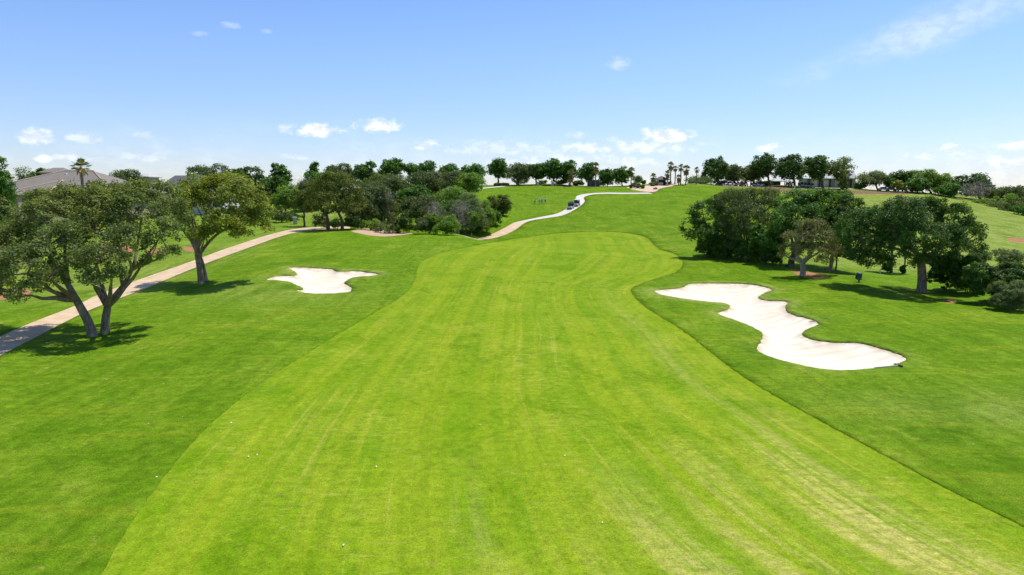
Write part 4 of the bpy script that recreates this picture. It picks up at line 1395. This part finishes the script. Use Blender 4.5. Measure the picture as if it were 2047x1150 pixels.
# --- cart barn at right
barn = empty('cart_barn', (0, 0, 0))
tag(barn, 'long low beige cart barn with brown posts behind the right skyline trees', 'building')
by = 284
bx0, bx1 = at(1612, 370, by)[0], at(1708, 370, by)[0]
gz = float(ground_z(np.array(bx0), np.array(by)))
zt = at(1650, 358, by)[2]
MB().box(((bx0 + bx1) / 2, by + 4, (gz - 1 + zt) / 2), (bx1 - bx0, 8, zt - gz + 1)).build('wall', M['barn_wall'], barn)
MB().prism([(by - 1.2, zt), (by + 4, zt + 1.1), (by + 9.2, zt), (by + 9.2, zt + .25), (by + 4, zt + 1.4), (by - 1.2, zt + .25)], bx0 - 1.5, bx1 + 1).build('roof', M['roof_light'], barn)
for i in range(5):
    x = bx0 + (bx1 - bx0) * (i + .2) / 4.6
    MB().box((x, by - .6, (gz - 1 + zt) / 2), (.5, .4, zt - gz + 1)).build('post', M['trim'], barn)
for i in range(3):
    x = bx0 + (bx1 - bx0) * (i + .72) / 4.2
    MB().box((x, by - .05, gz + 1.5), (2.2, .12, 2.6)).build('garage_door', M['stucco_white'], barn)
gx0, gx1 = at(1694, 345, 278)[0], at(1714, 345, 278)[0]
zg = at(1700, 357, 278)[2]
MB().box(((gx0 + gx1) / 2 + .6, 281, zg - .1), (gx1 - gx0 + 2, 5, .35)).build('canopy_beam', M['grey'], barn)
MB().prism([(278, zg + .1), (283, zg + .1), (281.5, at(1700, 340, 280)[2])], gx0, gx1).build('canopy_roof', M['roof_light'], barn)
MB().box((gx1 - .4, 279.2, (gz - 2 + zg) / 2), (.7, .7, zg - gz + 1.8)).build('stone_post', M['limestone'], barn)
pav = empty('pavilion', (0, 0, 0))
tag(pav, 'small grey-roofed pavilion half hidden behind the carts under the right trees', 'building')
xa, xb = at(1546, 362, 280)[0], at(1574, 362, 280)[0]
zz = at(1560, 362, 280)[2]
g0 = float(ground_z(np.array(xa), np.array(283.)))
for x in (xa + .6, xb - .6):
    for y in (281, 286):
        MB().box((x, y, (g0 - .5 + zz) / 2), (.3, .3, zz - g0 + .5)).build('post', M['trim'], pav)
MB().box(((xa + xb) / 2, 285.5, (g0 - .5 + zz) / 2), (xb - xa - 2, .3, zz - g0 + .3)).build('back_wall', M['trim'], pav)
hip(xa, xb, 280, 287, zz, (xa + xb) / 2 - .4, (xa + xb) / 2 + .4, 283.5, at(1560, 355, 283)[2]).build('roof', M['roof_light'], pav)

# --- gazebo, enclosure, pillars, hedge
gp = hit(1315, 371)
gp = ground_at(1316, 251)
gaz = empty('gazebo', gp)
tag(gaz, 'small stone gazebo with a dark pyramid roof on the gravel bed', 'gazebo')
s_ = 2.2
zt = at(1316, 359.5, 251)[2] - gp[2]
for sx in (-1, 1):
    for sy in (-1, 1):
        MB().box((sx * s_ * .82, sy * s_ * .82, zt / 2 - .2), (.42, .42, zt + .4)).build('post', M['limestone'], gaz)
MB().box((.3, .6, zt / 2 - .1), (2.2, 1.6, zt + .1)).build('core_wall', M['timber'], gaz)
MB().box((-.9, -1.8, .35), (2.2, .35, 1.0)).build('low_wall', M['limestone'], gaz)
hip(-s_ - .4, s_ + .4, -s_ - .4, s_ + .4, zt, -.12, .12, 0, at(1316, 352, 251)[2] - gp[2], .18).build('roof', M['roof_shingle'], gaz)
ep = ground_at(1183, 250)
enc = empty('timber_enclosure', ep)
tag(enc, 'dark weathered timber enclosure under the oaks and palm on the hilltop', 'enclosure')
eh = at(1183, 359.5, 250)[2] - ep[2]
for c, d in (((0, 0, eh / 2 - .15), (3.8, .08, eh + .2)), ((-1.86, 1.5, eh / 2 - .15), (.08, 2.9, eh + .2)), ((1.86, 1.5, eh / 2 - .15), (.08, 2.9, eh + .2))):
    MB().box(c, d).build('plank_panel', M['timber'], enc)
for x in (-1.95, 0, 1.95):
    MB().box((x, -.09, eh / 2), (.14, .10, eh + .5)).build('post', M['trim'], enc)
for px, l in ((1074, 'left of the pair of short stone pillars with pale domed caps on the hilltop'), (1103, 'right of the pair of short stone pillars with pale domed caps on the hilltop')):
    p = ground_at(px, 247)
    hh = at(px, 362, 247)[2] - p[2]
    o = empty('gate_pillar', p)
    tag(o, l, 'pillar', 'pair of domed stone pillars')
    MB().box((0, 0, hh * .36 - .2), (.85, .85, hh * .72 + .4)).build('shaft', M['limestone'], o)
    MB().box((0, 0, hh * .76), (1.08, 1.08, hh * .09)).ball((0, 0, hh * .8), .45, (1, 1, .75)).build('cap', M['white'], o)
p = hit(590, 448.5)
o = empty('stone_pillar', p)
tag(o, 'pale limestone pillar with a flat cap standing on the grass beyond the path', 'pillar')
hh = at(590, 434, p[1])[2] - p[2]
MB().box((0, 0, hh * .45 - .2), (.8, .8, hh * .9 + .4), .3).build('shaft', M['limestone'], o)
MB().box((0, 0, hh * .95), (1.0, 1.0, hh * .1), .3, bev=.03).build('cap', M['stucco_white'], o)
p = ground_at(1003, 246.5)
rng = np.random.default_rng(5)
hv = np.column_stack([rng.uniform(-2.6, 2.6, 260), rng.uniform(-.5, .5, 260), rng.uniform(.1, .95, 260)])
V, Q, tt = leaves(hv, np.full(260, .3), 12, .17, rng, np.array([0, 0, .3]), .6, .4)
o = mesh_np('clipped_hedge', V, Q, M['leaf_grey'], loc=p, tint=tt)
tag(o, 'low clipped box hedge under the clear-trunked hilltop oak', 'hedge')

# --- golf carts (built facing -y)
def golf_cart(roofmat='cream', body='cream'):
    root = empty('golf_cart', (0, 0, 0))
    b = MB().prism([(-1.15, .28), (-1.2, .55), (-1.0, .78), (-.62, .84), (-.5, .38), (.2, .34), (.25, .62), (1.1, .66), (1.2, .5), (1.15, .28)], -.58, .58)
    b.build('body', M[body], root)
    MB().box((0, -1.16, .36), (1.1, .14, .16), bev=.03).build('bumper', M['black'], root)
    MB().box((0, .45, .72), (1.08, .55, .14), bev=.04).build('seat', M['black'], root)
    MB().box((0, .74, 1.0), (1.08, .12, .46), rx=-.12, bev=.04).build('seat_back', M['black'], root)
    for sx in (-1, 1):
        MB().cyl((sx * .52, -.72, .82), (sx * .50, -.42, 1.78), .025, n=6).build('roof_post', M['black'], root)
        MB().cyl((sx * .52, .98, .66), (sx * .50, .86, 1.78), .025, n=6).build('roof_post', M['black'], root)
    MB().box((0, .22, 1.81), (1.22, 1.62, .07), bev=.03).build('roof', M[roofmat], root)
    MB().box((0, -.60, 1.28), (1.0, .02, .80), rx=-.3).build('windscreen', M['glass'], root)
    MB().cyl((-.25, -.5, .85), (-.25, -.22, 1.05), .02, n=6).cyl((-.25, -.21, 1.06), (-.25, -.19, 1.07), .17, n=14).build('steering_wheel', M['black'], root)
    MB().cyl((.25, 1.1, .7), (.25, 1.25, 1.5), .15, .19, 10).cyl((-.25, 1.1, .7), (-.25, 1.25, 1.5), .15, .19, 10).build('bag_rack', M['black'], root)
    for sx in (-1, 1):
        for y in (-.78, .78):
            tyre = MB().cyl((sx * .46, y, .24), (sx * .66, y, .24), .24, n=16).build('wheel', M['rubber'], root)
            MB().cyl((sx * .655, y, .24), (sx * .675, y, .24), .13, n=12).build('hub', M['white'], tyre)
    return root


def place(o, px, py=None, Y=None, rz=0.0, up=0.0):
    p = hit(px, py) if Y is None else ground_at(px, Y)
    o.location = (p[0], p[1], p[2] + up)
    o.rotation_euler = (0, 0, rz)
    return o


c1 = golf_cart('black')
place(c1, 1141, 417.5)
c2 = golf_cart('white')
place(c2, 1153, 412)
for c, (l) in ((c1, 'front golf cart on the far path, nearer of the two, dark roof'), (c2, 'rear golf cart on the far path with a white roof')):
    tag(c, l, 'golf cart', 'golf carts driving down the far path')
    p0, p1_ = hit(1158, 408), hit(1125, 424)
    d = p1_ - p0
    c.rotation_euler = (0, 0, math.atan2(d[0], -d[1]))
    # sit on the slope along the heading
    e = .8
    X0, Y0 = c.location.x, c.location.y
    u_ = d[:2] / np.linalg.norm(d[:2])
    za = float(ground_z(X0 + u_[0] * e, Y0 + u_[1] * e)); zb = float(ground_z(X0 - u_[0] * e, Y0 - u_[1] * e))
    c.rotation_euler = (math.atan2(zb - za, 2 * e), 0, math.atan2(d[0], -d[1]))
base_cart = golf_cart('black', 'cream')
spots = [(1441, 263, .3), (1449, 262.5, .2), (1457, 263.5, .25), (1465, 262.6, .35), (1481, 263, .2), (1496, 263.5, .3), (1504, 262.8, .2), (1512, 263.4, .3),
         (1590, 266, .3), (1597, 265.6, .2), (1604, 266.2, .25), (1611, 265.7, .3), (1566, 266, .25), (1572, 266.4, .2)]
for i, (px, Y, rz) in enumerate(spots):
    c = base_cart if i == 0 else copy_tree(base_cart)
    place(c, px, Y=Y, rz=rz)
    if i < 8:
        tag(c, 'parked golf cart with a black roof in the row left of the open-crowned skyline tree', 'golf cart', 'golf carts parked left of the open-crowned tree')
    else:
        tag(c, 'parked golf cart with a black roof in the row beside the cart barn', 'golf cart', 'golf carts parked beside the cart barn')


# --- parked cars at the far right of the ridge
def car():
    root = empty('parked_car', (0, 0, 0))
    b = MB().prism([(-2.2, .35), (-2.25, .75), (-1.3, .92), (1.6, .95), (2.2, .88), (2.25, .4)], -.88, .88)
    bmesh.ops.bevel(b.bm, geom=b.bm.edges[:], offset=.06, segments=2, affect='EDGES')
    b.build('body', M['carwhite'], root)
    MB().prism([(-1.15, .90), (-.45, 1.42), (.95, 1.44), (1.6, .93)], -.74, .74).build('cabin', M['glass'], root)
    MB().box((0, .25, 1.46), (1.4, 1.35, .05), bev=.02).build('roof', M['carwhite'], root)
    for sx in (-1, 1):
        for y in (-1.35, 1.35):
            w_ = MB().cyl((sx * .72, y, .33), (sx * .90, y, .33), .33, n=18).build('wheel', M['rubber'], root)
            MB().cyl((sx * .895, y, .33), (sx * .915, y, .33), .2, n=12).build('rim', M['grey'], w_)
        MB().box((sx * .6, -2.2, .68), (.35, .08, .14)).build('headlight', M['white'], root)
    return root


c0 = car()
for i, (px, Y, rz, l) in enumerate(((1753, 266.5, 1.4, 'white parked car under the pale spreading oak at right'), (1768, 267, 1.5, 'white parked car between the pale oak and the small round tree'),
                                    (1786, 266, 1.6, 'white parked car behind the small round tree on the right skyline'))):
    c = c0 if i == 0 else copy_tree(c0)
    place(c, px, Y=Y, rz=rz)
    tag(c, l, 'car', 'white cars parked on the right skyline')


# --- people
def limb_mesh(name, chain, mat, parent, sub=2):
    """one skinned surface: chain = (points, radii, edges)"""
    pts, rad, ed = chain
    me = bpy.data.meshes.new(name)
    me.from_pydata([tuple(p) for p in pts], ed, [])
    o = bpy.data.objects.new(name, me)
    COL.objects.link(o)
    o.parent = parent
    me.materials.append(mat)
    sk = o.modifiers.new('skin', 'SKIN')
    sk.use_smooth_shade = True
    for v, r in zip(me.skin_vertices[0].data, rad):
        v.radius = r if hasattr(r, '__len__') else (r, r)
    me.skin_vertices[0].data[0].use_root = True
    sb = o.modifiers.new('sub', 'SUBSURF')
    sb.levels = sb.render_levels = sub
    return o


def person(loc, rz, label, shirt, legs, pose='stand', cap=None, group=None, shorts=False):
    root = empty('person', loc, rz)
    tag(root, label, 'person', group)
    b = {'stand': .05, 'bend': .95, 'lean': .35}[pose]        # forward bend of the trunk
    st = .10
    hipz = .92 if pose != 'bend' else .86
    pel = Vector((0, 0, hipz))
    ax = Vector((0, -math.sin(b), math.cos(b)))
    chest = pel + ax * .38
    neck = pel + ax * .56
    hd = neck + Vector((0, -math.sin(b * .8), math.cos(b * .8))) * .15
    crown_ = neck + Vector((0, -math.sin(b * .8), math.cos(b * .8))) * .27
    P_, Rr, E = [pel, chest, neck, hd, crown_], [(.15, .11), (.17, .11), (.055, .055), (.085, .10), (.07, .08)], [(0, 1), (1, 2), (2, 3), (3, 4)]
    legs_i, arms_i = [], []
    for s in (-1, 1):
        h_ = pel + Vector((s * .10, 0, -.06)); k = Vector((s * (.12 + st * .3), -.04, .48)); a = Vector((s * (.12 + st), .02, .09)); t_ = Vector((s * (.14 + st), -.16, .045))
        i = len(P_)
        P_ += [h_, k, a, t_]; Rr += [.095, .06, .042, .04]
        E += [(0, i), (i, i + 1), (i + 1, i + 2), (i + 2, i + 3)]
        legs_i.append(i)
        sh = chest + ax * .11 + Vector((s * .20, 0, 0))
        if pose == 'stand':
            el_ = sh + Vector((s * .08, .02, -.28)); ha = el_ + Vector((s * .0, -.10, -.25))
        else:
            el_ = sh + Vector((s * .02, -.10, -.27)); ha = Vector((s * .03, el_.y - .14, el_.z - .22))
        i = len(P_)
        P_ += [sh, el_, ha, ha + (ha - el_).normalized() * .10]; Rr += [.058, .042, .032, .028]
        E += [(1, i), (i, i + 1), (i + 1, i + 2), (i + 2, i + 3)]
        arms_i.append(i)
    limb_mesh('body', (P_, Rr, E), M['skin'], root)
    # clothes follow the body a little outside it
    cp = [pel + ax * .02, chest, neck - ax * .05]
    cr_ = [(.165, .125), (.19, .13), (.09, .085)]
    ce = [(0, 1), (1, 2)]
    for i in arms_i:
        j = len(cp)
        cp += [P_[i], P_[i] + (P_[i + 1] - P_[i]) * .75]; cr_ += [.078, .062]
        ce += [(1, j), (j, j + 1)]
    limb_mesh('shirt', (cp, cr_, ce), M[shirt], root)
    cp, cr_, ce = [pel + ax * .03], [(.168, .128)], []
    for i in legs_i:
        j = len(cp)
        if shorts:
            cp += [P_[i], P_[i] + (P_[i + 1] - P_[i]) * .9]; cr_ += [.115, .085]
            ce += [(0, j), (j, j + 1)]
        else:
            cp += [P_[i], P_[i + 1], P_[i + 2]]; cr_ += [.112, .078, .06]
            ce += [(0, j), (j, j + 1), (j + 1, j + 2)]
    limb_mesh('shorts' if shorts else 'trousers', (cp, cr_, ce), M[legs], root)
    up_ = (crown_ - hd).normalized()
    m = MB().ball(tuple(hd + up_ * .075), .105, (1, 1.08, .75))
    if cap:
        m.box(tuple(hd + up_ * .07 + Vector((0, -.14, -.0))), (.15, .12, .02))
    m.build('cap' if cap else 'hair', M[cap or 'hair'], root, smooth=True)
    return root


G = 'golfers on the practice lawn'
for px, py, rz, sh, lg, pose, cap, sho, l in ((1069, 408.5, .5, 'shirt_white', 'cloth_grey', 'bend', None, False, 'leftmost golfer on the far lawn, bending down, in a white top'),
                                              (1078, 408, .2, 'shirt_white', 'cloth_red', 'lean', 'white', True, 'golfer in white top and red shorts on the far lawn'),
                                              (1083.5, 407.5, -.2, 'shirt_mint', 'cloth_grey', 'stand', 'white', False, 'golfer in a pale mint top on the far lawn'),
                                              (1090, 406.8, -.4, 'shirt_white', 'cloth_black', 'stand', None, True, 'rightmost golfer on the far lawn, white top and black shorts')):
    person(hit(px, py), rz, l, sh, lg, pose, cap, G, sho)
person(ground_at(1578, 252), .6, 'lone golfer in white walking along the ridge behind the right trees', 'shirt_white', 'shirt_white', 'lean', 'white', None)
p = ground_at(1581.5, 252)
o = empty('golf_bag', p, .3)
tag(o, 'black golf bag standing beside the lone golfer on the ridge', 'golf bag')
MB().cyl((0, 0, .02), (0, -.25, .85), .13, .15, 12).build('bag_body', M['cloth_black'], o)
for k in range(4):
    MB().cyl((-.06 + .04 * k, -.24, .84), (-.08 + .05 * k, -.33, 1.15), .012, n=5).ball((-.08 + .05 * k, -.34, 1.16), .04, (1, 1.4, .7), 6).build('club', M['grey'], o)


# --- rakes, cooler, stakes, covers, flecks
def rake(px0, py0, px1, py1, label, hm='black', head_at=0):
    a, b = hit(px0, py0), hit(px1, py1)
    d = b - a
    L = 1.75
    d = d / np.linalg.norm(d) * L
    o = empty('bunker_rake', a)
    tag(o, label, 'rake', 'rakes round the right bunker')
    def gz_(q): return float(ground_z(a[0] + q[0], a[1] + q[1])) - a[2]
    lift = np.array([0, 0, .10])
    e = np.array([d[0], d[1], gz_(d)])
    MB().cyl(lift, e + lift, .035, n=8).build('handle', M[hm], o)
    r = math.atan2(d[1], d[0]) + math.pi / 2
    hc = np.array([0, 0, .10])
    hd = MB().box(tuple(hc), (.62, .10, .10), rz=r)
    for k in range(7):
        q = (k - 3) * .095
        hd.cyl((hc[0] + q * math.cos(r), hc[1] + q * math.sin(r), .10), (hc[0] + q * math.cos(r), hc[1] + q * math.sin(r), -.02), .014, n=5)
    hd.build('head', M['black'], o)
    return o


rake(1653, 640.5, 1638, 643, 'dark rake lying on the grass right of the bunker waist')
rake(1418, 616.5, 1431, 622, 'dark rake lying on the grass spit left of the long bunker')
rake(1796, 733.5, 1757, 737, 'rake with a pale handle lying along the near edge of the long bunker', 'cream')
0 and rake(1490, 673, 1493, 682, 'yellow-handled rake on the slope left of the bunker, nearly end-on', 'leafdry')
p = hit(1717, 564)
o = empty('drinks_cooler', p)
tag(o, 'teal and navy drinks cooler barrel on a post in the tree shade', 'cooler')
hh = at(1717, 545, p[1])[2] - p[2]
MB().cyl((0, 0, -.15), (0, 0, hh * .3), .09, n=10).box((0, 0, hh * .28), (.5, .5, .06)).build('stand', M['black'], o)
MB().cyl((0, 0, hh * .30), (0, 0, hh * .86), .27, .29, 20).build('barrel', M['teal'], o, smooth=False)
MB().cyl((0, 0, hh * .86), (0, 0, hh * .94), .31, .30, 20).cyl((0, 0, hh * .94), (0, 0, hh), .30, .16, 20).build('lid', M['navy'], o)
MB().box((.05, -.30, hh * .40), (.07, .09, .06)).build('tap', M['white'], o)
MB().cyl((-.36, .02, hh * .35), (-.36, .02, hh * .8), .07, n=12).build('cup_tube', M['navy'], o)
for px, py, top, l in ((943, 473, 467, 'white stake at the start of the far path'), (838, 467.5, 462.5, 'white stake at the right tip of the mulch bed'),
                       (1759, 547, 538, 'white stake in the grass left of the small tree under the biggest oak')):
    p = hit(px, py)
    hh = max(.5, at(px, top, p[1])[2] - p[2])
    o = empty('course_stake', p)
    tag(o, l, 'stake', 'white course stakes')
    MB().box((0, 0, hh / 2 - .1), (.11, .11, hh + .2)).build('shaft', M['white'], o)
    MB().cyl((0, 0, hh), (0, 0, hh + .08), .075, .01, 4).build('tip', M['white'], o)
for px, py, r, l in ((1186, 908, .07, 'upper one of the two small ground covers near each other on the fairway'), (1200, 941, .075, 'lower one of the two small ground covers near each other on the fairway'),
                     (1320, 1127, .085, 'grey sprinkler cover in a dark tuft at the bottom of the fairway'), (1532, 957, .06, 'small ground cover at the head of the straw-coloured streaks')):
    p = hit(px, py)
    o = empty('sprinkler_cover', p)
    tag(o, l, 'sprinkler cover', 'sprinkler covers in the fairway')
    MB().cyl((0, 0, -.12), (0, 0, -.042), r, r * .95, 18).build('disc', M['lid'], o)
    cl_ = MB()
    for k in range(14):
        a_ = k * .4488
        cl_.box((math.cos(a_) * r * 1.12, math.sin(a_) * r * 1.12, -.045), (r * .5, r * .28, .02), rz=a_ + 1.57)
    cl_.build('collar', M['lid'], o)
p = hit(1041, 719)
o = empty('valve_box', p)
tag(o, 'rectangular grey-green valve box lid set in the middle of the fairway', 'valve box')
MB().box((0, 0, -.06), (.52, .34, .06), bev=.01).build('lid', M['lid'], o)
f_ = MB()
for c, d in (((0, .23, -.05), (.66, .05, .05)), ((0, -.23, -.05), (.66, .05, .05)), ((.31, 0, -.05), (.05, .40, .05)), ((-.31, 0, -.05), (.05, .40, .05))):
    f_.box(c, d)
f_.build('rim', M['straw'], o)
fl = [(297, 848), (327, 768), (338, 803), (365, 834), (462, 846), (442, 863), (407, 844), (514, 910), (497, 914), (594, 828), (782, 926), (752, 934), (760, 768),
      (490, 962), (687, 1091), (313, 955), (96, 856), (150, 876), (1129, 912), (1204, 1046), (1585, 942), (1120, 734), (804, 612), (815, 612), (566, 733), (540, 745), (627, 680), (213, 760), (277, 780), (960, 850)]
fv = MB().poly([(-.04, -.015, .0), (0, -.03, .012), (.045, 0, .004), (.01, .03, .016), (-.035, .02, .006)])
bmesh.ops.solidify(fv.bm, geom=fv.bm.faces[:], thickness=.012)
f0 = fv.build('pale_leaf', M['leafdry'])
for i, (px, py) in enumerate(fl):
    o = f0 if i == 0 else f0.copy()
    if i: COL.objects.link(o)
    p = hit(px, py)
    o.location = (p[0], p[1], p[2] + .03)
    o.rotation_euler = (.3, .2, i * 1.7)
    s = .7 + .5 * ((i * 37) % 10) / 10
    o.scale = (s, s, s)
    tag(o, 'small pale dry leaf lying on the mown grass in the foreground', 'dry leaf', 'pale dry leaves scattered on the grass')
rk = hit(1310, 378.5)
bmr = MB()
bmesh.ops.create_icosphere(bmr.bm, subdivisions=3, radius=1)
rng = np.random.default_rng(3)
for v in bmr.bm.verts:
    k = 1 + .22 * math.sin(v.co.x * 4 + 1) * math.cos(v.co.y * 3) + .12 * math.sin(v.co.z * 7 + v.co.x * 5)
    v.co = Vector((v.co.x * .85 * k, v.co.y * .55 * k, v.co.z * .42 * k))
o = bmr.build('boulder', M['rock'], smooth=False, loc=(rk[0], rk[1], rk[2] + .15))
tag(o, 'dark brown boulder at the right edge of the gravel bed below the gazebo', 'boulder')
print('objects', round(time.time() - T0, 1))
SKY=.12; EXPO=.34
# ------------------------------------------------------------------ light, sky
SUN = Vector((.33, .28, 1.0)).normalized()
sd = bpy.data.lights.new('sun', 'SUN')
sd.energy = 4.2
sd.angle = R(.53)
sd.color = (1.0, .955, .88)
so = bpy.data.objects.new('sun', sd)
COL.objects.link(so)
so.location = (30, 30, 80)
so.rotation_euler = SUN.to_track_quat('Z', 'Y').to_euler()
W = bpy.data.worlds.new('World')
S.world = W
W.use_nodes = True
wt = W.node_tree
wt.nodes.clear()


class WN(NT):
    def __init__(s, t):
        s.t = t


w = WN(wt)
wo = w.n('ShaderNodeOutputWorld')
bg = w.n('ShaderNodeBackground')
sky = w.n('ShaderNodeTexSky')
sky.sky_type = 'NISHITA'
sky.sun_disc = False
sky.sun_elevation = math.asin(SUN.z)
sky.sun_rotation = math.atan2(SUN.x, SUN.y)
sky.altitude = 300
sky.air_density = 1.0
sky.dust_density = .25
sky.ozone_density = 2.2
hs = w.n('ShaderNodeHueSaturation')
w.set(hs, 'Color', sky.outputs[0]); w.set(hs, 'Saturation', 1.15); w.set(hs, 'Value', 1.0)
# cumulus low over the horizon: puffs at their bearings, broken up by noise
geo = w.n('ShaderNodeTexCoord').outputs['Generated']
sep = w.n('ShaderNodeSeparateXYZ')
w.set(sep, 0, geo)
az = w.math('ARCTAN2', sep.outputs[0], sep.outputs[1])
el = w.math('ARCSINE', sep.outputs[2])
cmb = w.n('ShaderNodeCombineXYZ')
w.set(cmb, 0, az); w.set(cmb, 1, w.math('MULTIPLY', el, 1.7)); w.set(cmb, 2, 0.0)
n1 = w.noise(cmb.outputs[0], 50, 7, .60, .3)
n2 = w.noise(cmb.outputs[0], 9, 5, .6, .6)
PUFFS = [(74, 277, 25, 12, 1.0), (165, 277, 32, 10, .5), (86, 319, 12, 7, .7), (150, 317, 32, 8, .5), (283, 273, 16, 8, .3),
         (290, 316, 40, 10, .35), (638, 262, 40, 14, 1.0), (572, 261, 14, 10, .5), (755, 254, 40, 14, 1.0), (848, 292, 24, 10, .75),
         (590, 315, 25, 6, .4), (1330, 275, 50, 17, .9), (1152, 272, 18, 9, .5), (1180, 298, 75, 11, .6), (1290, 296, 100, 16, .6),
         (1237, 130, 20, 12, .45), (1535, 296, 26, 9, .7), (1898, 297, 13, 9, .8), (1915, 308, 14, 5, .6), (1838, 312, 22, 8, .5),
         (2028, 292, 20, 9, .6), (2000, 328, 40, 10, .6), (1150, 325, 170, 14, .5), (1000, 300, 120, 15, .4), (460, 52, 16, 6, .25), (398, 70, 14, 5, .2), (530, 64, 10, 4, .2)]
dens = None
for px, py, rw, rh, k in PUFFS:
    sx, sz = slope(px, py)
    a0 = math.atan(sx)
    e0 = math.atan(sz / math.sqrt(1 + sx * sx))
    # flat base: squeeze below the centre
    dx = w.math('MULTIPLY', w.math('SUBTRACT', az, a0), F / (rw * 1.35))
    dy = w.math('MULTIPLY', w.math('SUBTRACT', el, e0), F / (rh * 1.5))
    dy = w.math('MAXIMUM', dy, w.math('MULTIPLY', dy, -1.5))
    r2 = w.math('ADD', w.math('MULTIPLY', dx, dx), w.math('MULTIPLY', dy, dy))
    v = w.math('MULTIPLY', w.math('SUBTRACT', 1.0, w.math('SQRT', r2)), 1.0)
    v = w.math('MULTIPLY_ADD', w.math('SUBTRACT', n1, .5), 1.7, v)
    v = w.math('MULTIPLY', w.sstep(v, .02, .80), k)
    dens = v if dens is None else w.math('MAXIMUM', dens, v)
# the white of the horizon is a shade bluer than the model sky's
skc = w.mix(1.0, hs.outputs[0], w.mix(w.sstep(el, R(-1), R(13)), (.74, .755, .98), (1.04, 1.0, 1.15)), 'MULTIPLY')
# thin high veil at the upper right and hazy bands near the horizon
sx, sz = slope(1880, 52)
rot = w.math('SUBTRACT', el, w.math('MULTIPLY_ADD', w.math('SUBTRACT', az, math.atan(sx)), .28, math.atan(sz / math.sqrt(1 + sx * sx))))
vx = w.math('MULTIPLY', w.math('SUBTRACT', az, math.atan(sx)), F / 235)
vy = w.math('MULTIPLY', rot, F / 44)
vr = w.math('SQRT', w.math('ADD', w.math('MULTIPLY', vx, vx), w.math('MULTIPLY', vy, vy)))
veil = w.math('MULTIPLY', w.sstep(w.math('MULTIPLY_ADD', w.math('SUBTRACT', n2, .5), 1.3, w.math('SUBTRACT', 1.0, vr)), -.1, 1.0), .36)
dens = w.math('MAXIMUM', dens, veil)
low = w.math('MULTIPLY', w.math('MULTIPLY', w.sstep(n2, .42, .70), w.sstep(el, R(6.5), R(.5))), .30)
dens = w.math('MAXIMUM', dens, low)
cc = w.mix(dens, skc, w.mix(w.sstep(n1, .40, .60), (5.4, 5.9, 6.8), (7.6, 7.8, 8.2)))
w.set(bg, 'Color', cc)
w.set(bg, 'Strength', SKY)
wt.links.new(bg.outputs[0], wo.inputs[0])
S.view_settings.view_transform = 'Standard'
S.view_settings.look = 'None'
S.view_settings.exposure = EXPO
S.view_settings.gamma = 1
S.cycles.max_bounces = 5
S.cycles.diffuse_bounces = 3
S.cycles.glossy_bounces = 2
S.cycles.transmission_bounces = 3
S.cycles.transparent_max_bounces = 4
S.cycles.use_adaptive_sampling = True
S.cycles.adaptive_threshold = .015
print('done', round(time.time() - T0, 1))
